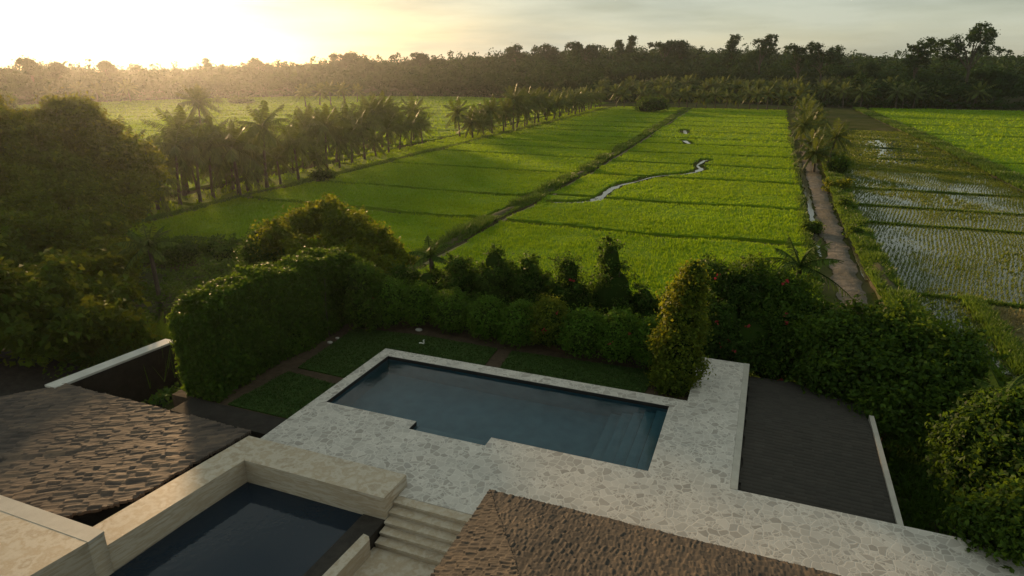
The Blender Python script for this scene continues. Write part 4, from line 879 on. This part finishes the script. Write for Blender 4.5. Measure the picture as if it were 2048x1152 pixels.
LOD0 = [palm_parts(h, nf, L, 26, .12, ln, 100+i) for i, (h, nf, L, ln) in enumerate([(6.0, 24, 4.6, .5), (5.2, 22, 4.4, .9), (6.9, 25, 4.9, .3), (4.5, 22, 4.3, .7), (5.6, 20, 4.5, 1.3), (3.4, 22, 4.2, .3), (7.6, 21, 4.4, .8)])]
LOD1 = [palm_parts(h, nf, L, 9, .34, ln, 200+i) for i, (h, nf, L, ln) in enumerate([(4.6, 18, 3.9, .5), (4.0, 17, 3.7, .8), (5.2, 18, 4.0, .4), (4.2, 16, 3.8, 1.0)])]
far_meshes = []
for tr_, cr_ in LOD1:          # small far palms: trunk and crown in one mesh
    a = np.zeros(len(tr_.vertices)*3); tr_.vertices.foreach_get('co', a)
    mb = MB(); mb.add(a.reshape(-1, 3), np.array([list(p.vertices) for p in tr_.polygons]), 1)
    b2 = np.zeros(len(cr_.vertices)*3); cr_.vertices.foreach_get('co', b2); mb.add(b2.reshape(-1, 3), np.zeros((0, 4), int)); off = mb.n-len(cr_.vertices)
    for nv in (4, 5):
        f = [list(p.vertices) for p in cr_.polygons if len(p.vertices) == nv and p.material_index == 0]
        if f: mb.F.append((np.array(f)+off, 0))
    o = mb.build('coconut_palm', [M['frond'], M['palm_bark']]); far_meshes.append(o.data); bpy.data.objects.remove(o)
ORD = 'first second third fourth fifth sixth seventh eighth ninth tenth eleventh twelfth thirteenth fourteenth fifteenth sixteenth seventeenth eighteenth nineteenth twentieth twenty-first twenty-second twenty-third twenty-fourth twenty-fifth twenty-sixth twenty-seventh twenty-eighth twenty-ninth thirtieth'.split()
def word(i):
    if i < 30: return ORD[i]
    return {3: "thirty-", 4: "forty-", 5: "fifty-", 6: "sixty-", 7: "seventy-", 8: "eighty-"}[(i+1)//10]+ORD[(i+1) % 10-1] if (i+1) % 10 else {4: "fortieth", 5: "fiftieth", 6: "sixtieth", 7: "seventieth", 8: "eightieth"}[(i+1)//10]
def palm(x, y, label, group, sc=1., lod=0, var=None, z=None, rz=None):
    zz = float(ground(x, y)) if z is None else z; rz = rng.uniform(-.6, .6) if rz is None else rz
    if lod == 2:
        o = bpy.data.objects.new('coconut_palm', far_meshes[rng.integers(4) if var is None else var]); COL.objects.link(o); tag(o, label, 'palm tree', group)
        o.location = (x, y, zz); o.rotation_euler = (0, 0, rz); o.scale = (sc, sc, sc); return o
    P = LOD0 if lod == 0 else LOD1; tr_, cr_ = P[rng.integers(len(P)) if var is None else var]
    o = thing('coconut_palm', label, 'palm tree', (x, y, zz), group); o.rotation_euler = (0, 0, rz); o.scale = (sc, sc, sc)
    for nm, me in (('trunk', tr_), ('crown', cr_)):
        c = bpy.data.objects.new(nm, me); COL.objects.link(c); c.parent = o
    return o
# left row beside the fields
row1 = []
for px, py in [(300, 432), (318, 425), (362, 415), (402, 410), (428, 402), (480, 396), (497, 388), (535, 380), (562, 374), (598, 365), (640, 352), (655, 345), (680, 340), (705, 330), (730, 322), (752, 316), (778, 309), (800, 303), (822, 297), (845, 290)]:
    p = G(px, py, ZP); row1.append((p[0], p[1]))
for k, p in enumerate(list(row1)):
    row1.append((p[0]-4.2+rng.normal(0, .7), p[1]+1.8+rng.normal(0, .9)))
    if k % 2: row1.append((p[0]-8.0+rng.normal(0, .8), p[1]+.6+rng.normal(0, 1.)))
row1.sort(key=lambda p: p[1])
for k, (x, y) in enumerate(row1):
    palm(x, y, f'coconut palm, {word(k)} from the near end of the left palm row', 'coconut palms of the left row', (1.08 if k == 12 else rng.uniform(.74, .98)), 0)
row2 = []
y = 121.
while y < 236:
    row2.append((-55.2-.022*(y-116)+rng.normal(0, .7), y)); row2.append((-59.5-.02*(y-116)+rng.normal(0, .9), y+rng.uniform(1, 3))); y += rng.uniform(3.6, 5.2)
row2.sort(key=lambda p: p[1])
for k, (x, y) in enumerate(row2):
    palm(x, y, f'coconut palm, {word(k)} from the near end of the middle palm row', 'coconut palms of the middle row', rng.uniform(.8, 1.02)*(1.0 if y < 170 else 1.15), 0 if y < 165 else 1)
fr_x = np.arange(-52, 12, 3.4)
for k, xx in enumerate(fr_x):
    palm(xx+rng.normal(0, .6), 236+.12*(xx+52)+rng.normal(0, 2.0), f'coconut palm, {word(k)} from the left along the front of the far grove', 'coconut palms fronting the far grove', rng.uniform(.95, 1.2), 1)
rd = [(6.3, 99), (8.4, 105), (6.4, 111), (7.6, 117), (5.2, 122), (7.4, 128), (5.8, 135), (8.2, 140), (6.5, 146), (8.6, 152), (7.0, 160), (9.2, 168), (7.4, 176), (9.3, 185), (7.7, 195), (9.4, 206), (8, 218), (10, 230)]
for k, (x, y) in enumerate(rd):
    palm(x, y, f'coconut palm, {word(k)} from the near end of the clump beside the mud track', 'coconut palms beside the mud track', rng.uniform(.76, .92), 0 if y < 150 else 1, 5 if k in (0, 2, 3) else None)
for k, (px, py, lab) in enumerate([(612, 215, 'lone palm at the left of the distant group near the forest'), (640, 212, 'second palm of the distant group near the forest'), (662, 211, 'third palm of the distant group near the forest'), (690, 209, 'fourth palm of the distant group near the forest'), (715, 206, 'right end palm of the distant group near the forest'),
                                    (112, 212, 'leftmost hazy palm in the far left fields'), (165, 207, 'hazy palm second from the left in the far fields'), (196, 205, 'hazy palm third from the left in the far fields'), (212, 203, 'hazy palm fourth from the left in the far fields'), (262, 205, 'hazy palm nearest the sun glow in the far fields'),
                                    (437, 218, 'small lone palm on a dyke in the left fields'), (1685, 216, 'palm left of the pair at the right forest edge'), (1720, 218, 'large palm at the right forest edge'), (1790, 218, 'third palm along the right forest edge'), (1825, 217, 'fourth palm along the right forest edge')]):
    p = G(px, py, ZP); palm(p[0], p[1], lab, 'scattered far palms', .6 if 'lone palm on' in lab else rng.uniform(1.1, 1.35), 1)
p = G(262, 300, ZP); palm(p[0]-2, p[1]+18, 'coconut palm rising behind the orange-tinged tree', 'scattered far palms', 1.05, 0, 2)
for k in range(150):
    az = rng.uniform(math.atan2(-62, 250), math.atan2(70, 280)); e = np.interp(az, edge_az, edge_d); r = e+rng.uniform(-2, 75)*(1 if k % 3 else .2)
    palm(r*math.sin(az), r*math.cos(az), 'small distant coconut palm crowded into the grove at the forest edge', 'crowded palms of the forest edge', rng.uniform(1.0, 1.4), 2)

def young_palm(px, py, dist, label, n, L, z0=None, el0=70, stem=.8, mt='frond_young'):
    p = D(px, py, dist); base = np.array([p[0], p[1], float(ground(p[0], p[1])) if z0 is None else z0]); top = p
    o = thing('young_palm', label, 'palm tree', base); tk = MB(); tk.tube([base-[0, 0, .1], (base+top)/2+[.06, 0, 0], top], [.15, .12, .10], 8); tk.build('trunk', M['palm_bark'], o, base, True)
    c = MB()
    for k in range(n):
        f = (k+.5)/n; frond(c, top, k*2.39996+rng.normal(0, .15), R(el0)-R(75)*f+rng.normal(0, .06), L*rng.uniform(.85, 1.1), .22+.3*f, 24, .06, wind=(.08, 0))
    c.build('crown', M[mt], o, base)
young_palm(298, 492, 38, 'young palm standing alone left of the tall hedge', 16, 1.9)
young_palm(862, 512, 27.5, 'young palm top poking above the shrubs left of centre', 9, 1.3)
young_palm(1600, 532, 28.5, 'young palm with arching fronds beside the mud track', 14, 2.0)
young_palm(632, 430, 36, 'small palm half hidden behind the yellow-leaved tree', 8, 1.2)
young_palm(2010, 795, 21, 'dark low palm at the right edge above the round bush', 12, 1.2)

# bushes beside the track and in the fields
def bush_at(px, py, w, h, lab, name='bush', mt='leaf_dark', n=1600, size=.25, dy=0, cat='bush', grp=None):
    p = G(px, py, ZP); z = ZP; k = max(2, int(w/1.2)+1)
    lob = [(p[0]+rng.uniform(-.5, .5)*w, p[1]+rng.uniform(-.2, .4)*w, z+h*rng.uniform(.4, .6), w*.42, w*.42, h*.5) for _ in range(k)]
    shrub(name, lab, cat, lob, n, size, M[mt], max(30, n//24), size*1.3, (p[0], p[1], z), grp, 2, 0, .75)
bush_at(1303, 226, 7, 4.2, 'dark round bush in front of the far palm grove', n=2600, size=.5)
bush_at(648, 362, 1.6, 1.3, 'small dark bush at the foot of the left palm row')
bush_at(1640, 322, 2.0, 1.7, 'dark bush on the mud track below the palm clump')
bush_at(1668, 352, 2.2, 2.6, 'tall green bush right of the mud track under the palms', mt='leaf_mid')
bush_at(1672, 385, 1.7, 1.4, 'yellowish bush on the bank halfway along the mud track', mt='leaf_yellow')
bush_at(1688, 425, 1.3, 1.1, 'green bush on the bank beside the flooded paddies', mt='leaf_mid', size=.18)
bush_at(1700, 480, 1.1, 1.0, 'low reddish-green bush at the near end of the bank', mt='leaf_mid', size=.16)
bush_at(1625, 470, .9, 1.0, 'small bush on the field side of the mud track', mt='leaf_mid', size=.16)
bush_at(380, 250, 5, 1.6, 'low bush on a dyke in the left fields', size=.45, n=1200)
bush_at(480, 208, 7, 2.0, 'far low bush on a dyke near the forest', size=.6, n=1000)
bush_at(8, 235, 6, 7, 'dark bushy tree at the left edge of the fields', 'bushy_tree', n=2600, size=.5, cat='tree')
bush_at(300, 520, 2.2, 1.2, 'bush at the foot of the lone young palm', mt='leaf_mid', size=.2)
bush_at(450, 522, 3.0, 1.5, 'spiky bush between the rice and the creepers', mt='leaf_mid', size=.24)
bush_at(370, 530, 2.4, 1.2, 'dark bush along the near edge of the left rice', size=.22)

# ------------------------------------------------------------------ far forest: one mass, with the trees one can tell apart on its skyline
def far_tree(mb, x, y, z, h, w, n, sz, mi=0):
    k = rng.integers(3, 6); L = []
    for _ in range(k):
        a = rng.uniform(0, 6.28); r = rng.uniform(0, .5)*w; L.append((x+r*math.cos(a), y+r*math.sin(a), z+h*rng.uniform(.5, .86), w*rng.uniform(.4, .62), w*rng.uniform(.4, .62), h*rng.uniform(.14, .24)))
    L = np.array(L); li = rng.integers(0, k, n); d = unit(rng.normal(size=(n, 3))); d[:, 2] = np.where(d[:, 2] < -.3, -d[:, 2], d[:, 2])
    leaf_quads(mb, L[li, :3]+d*L[li, 3:]*rng.uniform(.7, 1.1, n)[:, None], d+rng.normal(0, .35, (n, 3)), sz, .75, mi=mi)
fo = MB(); cnt = 0
for az in np.arange(edge_az[0]-.06, edge_az[-1]+.06, .0055):
    e = np.interp(az, edge_az, edge_d); r = e+rng.uniform(0, 6)
    palmy = math.atan2(-62, 250) < az < math.atan2(25, 270)
    r += 10 if palmy else 0
    while r < 575:
        a = az+rng.uniform(-.004, .004); x, y = r*math.sin(a), r*math.cos(a); z = float(ground(x, y)); f = sstep((r-e)/60.)
        h = rng.uniform(6, 9.5)*(1-f)+rng.uniform(8.5, 14)*f
        if palmy and r < e+70: h = rng.uniform(4.5, 6.5)
        n = 130 if r < 360 else 70; big_ = 1.25 if rng.random() < .12 else 1.; far_tree(fo, x, y, z-1.5, (h+1.5)*big_, rng.uniform(2.8, 5.2)*(1+.3*f), n, .95 if r < 360 else 1.4); cnt += 1
        r += rng.uniform(6, 12)*(1+.8*f)
for az in np.arange(edge_az[0]-.06, edge_az[-1]+.06, .0022):       # undergrowth at the forest foot
    e = np.interp(az, edge_az, edge_d)+rng.uniform(-1.5, 3); far_tree(fo, e*math.sin(az), e*math.cos(az), ZP-1, rng.uniform(2.4, 4.6), 2.2, 20, .8)
stuff(fo, 'forest', M['leaf_forest'], 'dense dark tropical forest closing off the fields and hills', 'forest')

def skyline_tree(px, ptop, dist, lab, wpx, style='round', mt='leaf_forest'):
    top = D(px, ptop, dist); x, y = top[0], top[1]; z0 = float(ground(x, y)); H = top[2]-z0; w = wpx*dist/FPX*.5
    o = thing('forest_tree', lab, 'tree', (x, y, z0), 'tall trees on the forest skyline'); m = MB(); lob = []
    if style == 'flat': lob = [(x+rng.uniform(-.8, .8)*w, y+rng.uniform(-.5, .5)*w, z0+H*q, w*.55, w*.5, H*.045) for q in (.97, .9, .82, .95, .72)]
    elif style == 'slim': lob = [(x+rng.uniform(-.4, .4)*w, y, z0+H*q, w*(.35+.3*(1-q)), w*.5, H*.11) for q in (.93, .82, .7, .58, .5)]
    else: lob = [(x+rng.uniform(-.75, .75)*w, y+rng.uniform(-.5, .5)*w, z0+H*q, w*rng.uniform(.3, .5), w*.42, H*rng.uniform(.06, .1)) for q in (.93, .88, .8, .84, .7, .62, .74, .66)]
    crown(m, lob, int(2600*max(1, wpx/40)), .85*dist/420, int(130*max(1, wpx/60)), .8*dist/420, .2, -.9, 0, .7, 0, .6); m.build('crown', M[mt], o, (x, y, z0))
    t = MB(); b = np.array([x, y, z0])
    t.tube([b-[0, 0, 1], b+[.3, 0, H*.4], b+[0, 0, H*.9]], [H*.022, H*.016, H*.005], 7)
    for c in lob: t.tube([b+[.2, 0, H*.45], (b+[0, 0, H*.55]+np.array(c[:3]))/2, np.array(c[:3])], [H*.010, H*.007, H*.003], 5)
    t.build('trunk', M['bark'], o, (x, y, z0))
for a in [(1955, 52, 300, 'tallest open-crowned tree on the right skyline', 95), (1840, 82, 310, 'dark leaning tree left of the tallest right skyline tree', 60), (1650, 86, 330, 'dark ragged tree on the skyline above the track palms', 60), (1603, 90, 330, 'dark tree left of the ragged skyline tree', 44),
          (1525, 70, 360, 'tall airy tree with a broad crown on the centre-right skyline', 52), (1468, 72, 380, 'pale slim tree left of the tall airy skyline tree', 42, 'slim'), (1262, 76, 440, 'slim tall tree on the top of the middle hill', 28, 'slim'), (1240, 84, 440, 'shorter slim tree beside the tall one on the middle hill', 22, 'slim'),
          (1330, 86, 430, 'flat-topped tree on the middle hill', 44, 'flat'), (1365, 84, 430, 'round tree at the right shoulder of the middle hill', 40), (1170, 86, 440, 'broad round tree at the left shoulder of the middle hill', 60), (1090, 92, 450, 'round tree on the skyline left of the middle hill', 44), (1030, 92, 450, 'twin-crowned tree farther left along the hill', 40),
          (840, 108, 460, 'pale round tree on the hazy skyline', 46), (690, 108, 470, 'broad hazy tree at the left end of the hill', 60), (57, 120, 330, 'flat-layered tree at the far left of the skyline', 34, 'flat'), (115, 130, 340, 'low flat tree beside the far left layered tree', 24, 'flat'), (212, 127, 360, 'flat-topped tree left of the sun glow', 26, 'flat'), (412, 122, 400, 'small pointed tree right of the sun glow', 16, 'slim'), (515, 120, 420, 'feathery tree on the left skyline', 44),
          (1835, 150, 292, 'pale-trunked tree inside the right forest edge', 60), (1700, 128, 300, 'full dark tree in the right forest front', 80), (1965, 140, 290, 'broad dark tree at the right forest front', 90)]:
    skyline_tree(*a)

# ------------------------------------------------------------------ haze
hz_ = MB(); hz_.box(-960, 960, -260, 960, -7, 46)
m, n, l, out = newmat('haze_air'); pv = n.new('ShaderNodeVolumePrincipled'); pv.inputs['Color'].default_value = (.86, .90, .95, 1); pv.inputs['Density'].default_value = .00013; pv.inputs['Anisotropy'].default_value = .83
l.new(pv.outputs[0], out.inputs['Volume'])
tag(hz_.build('haze', m), 'thin evening haze over the fields', 'haze', kind='stuff')
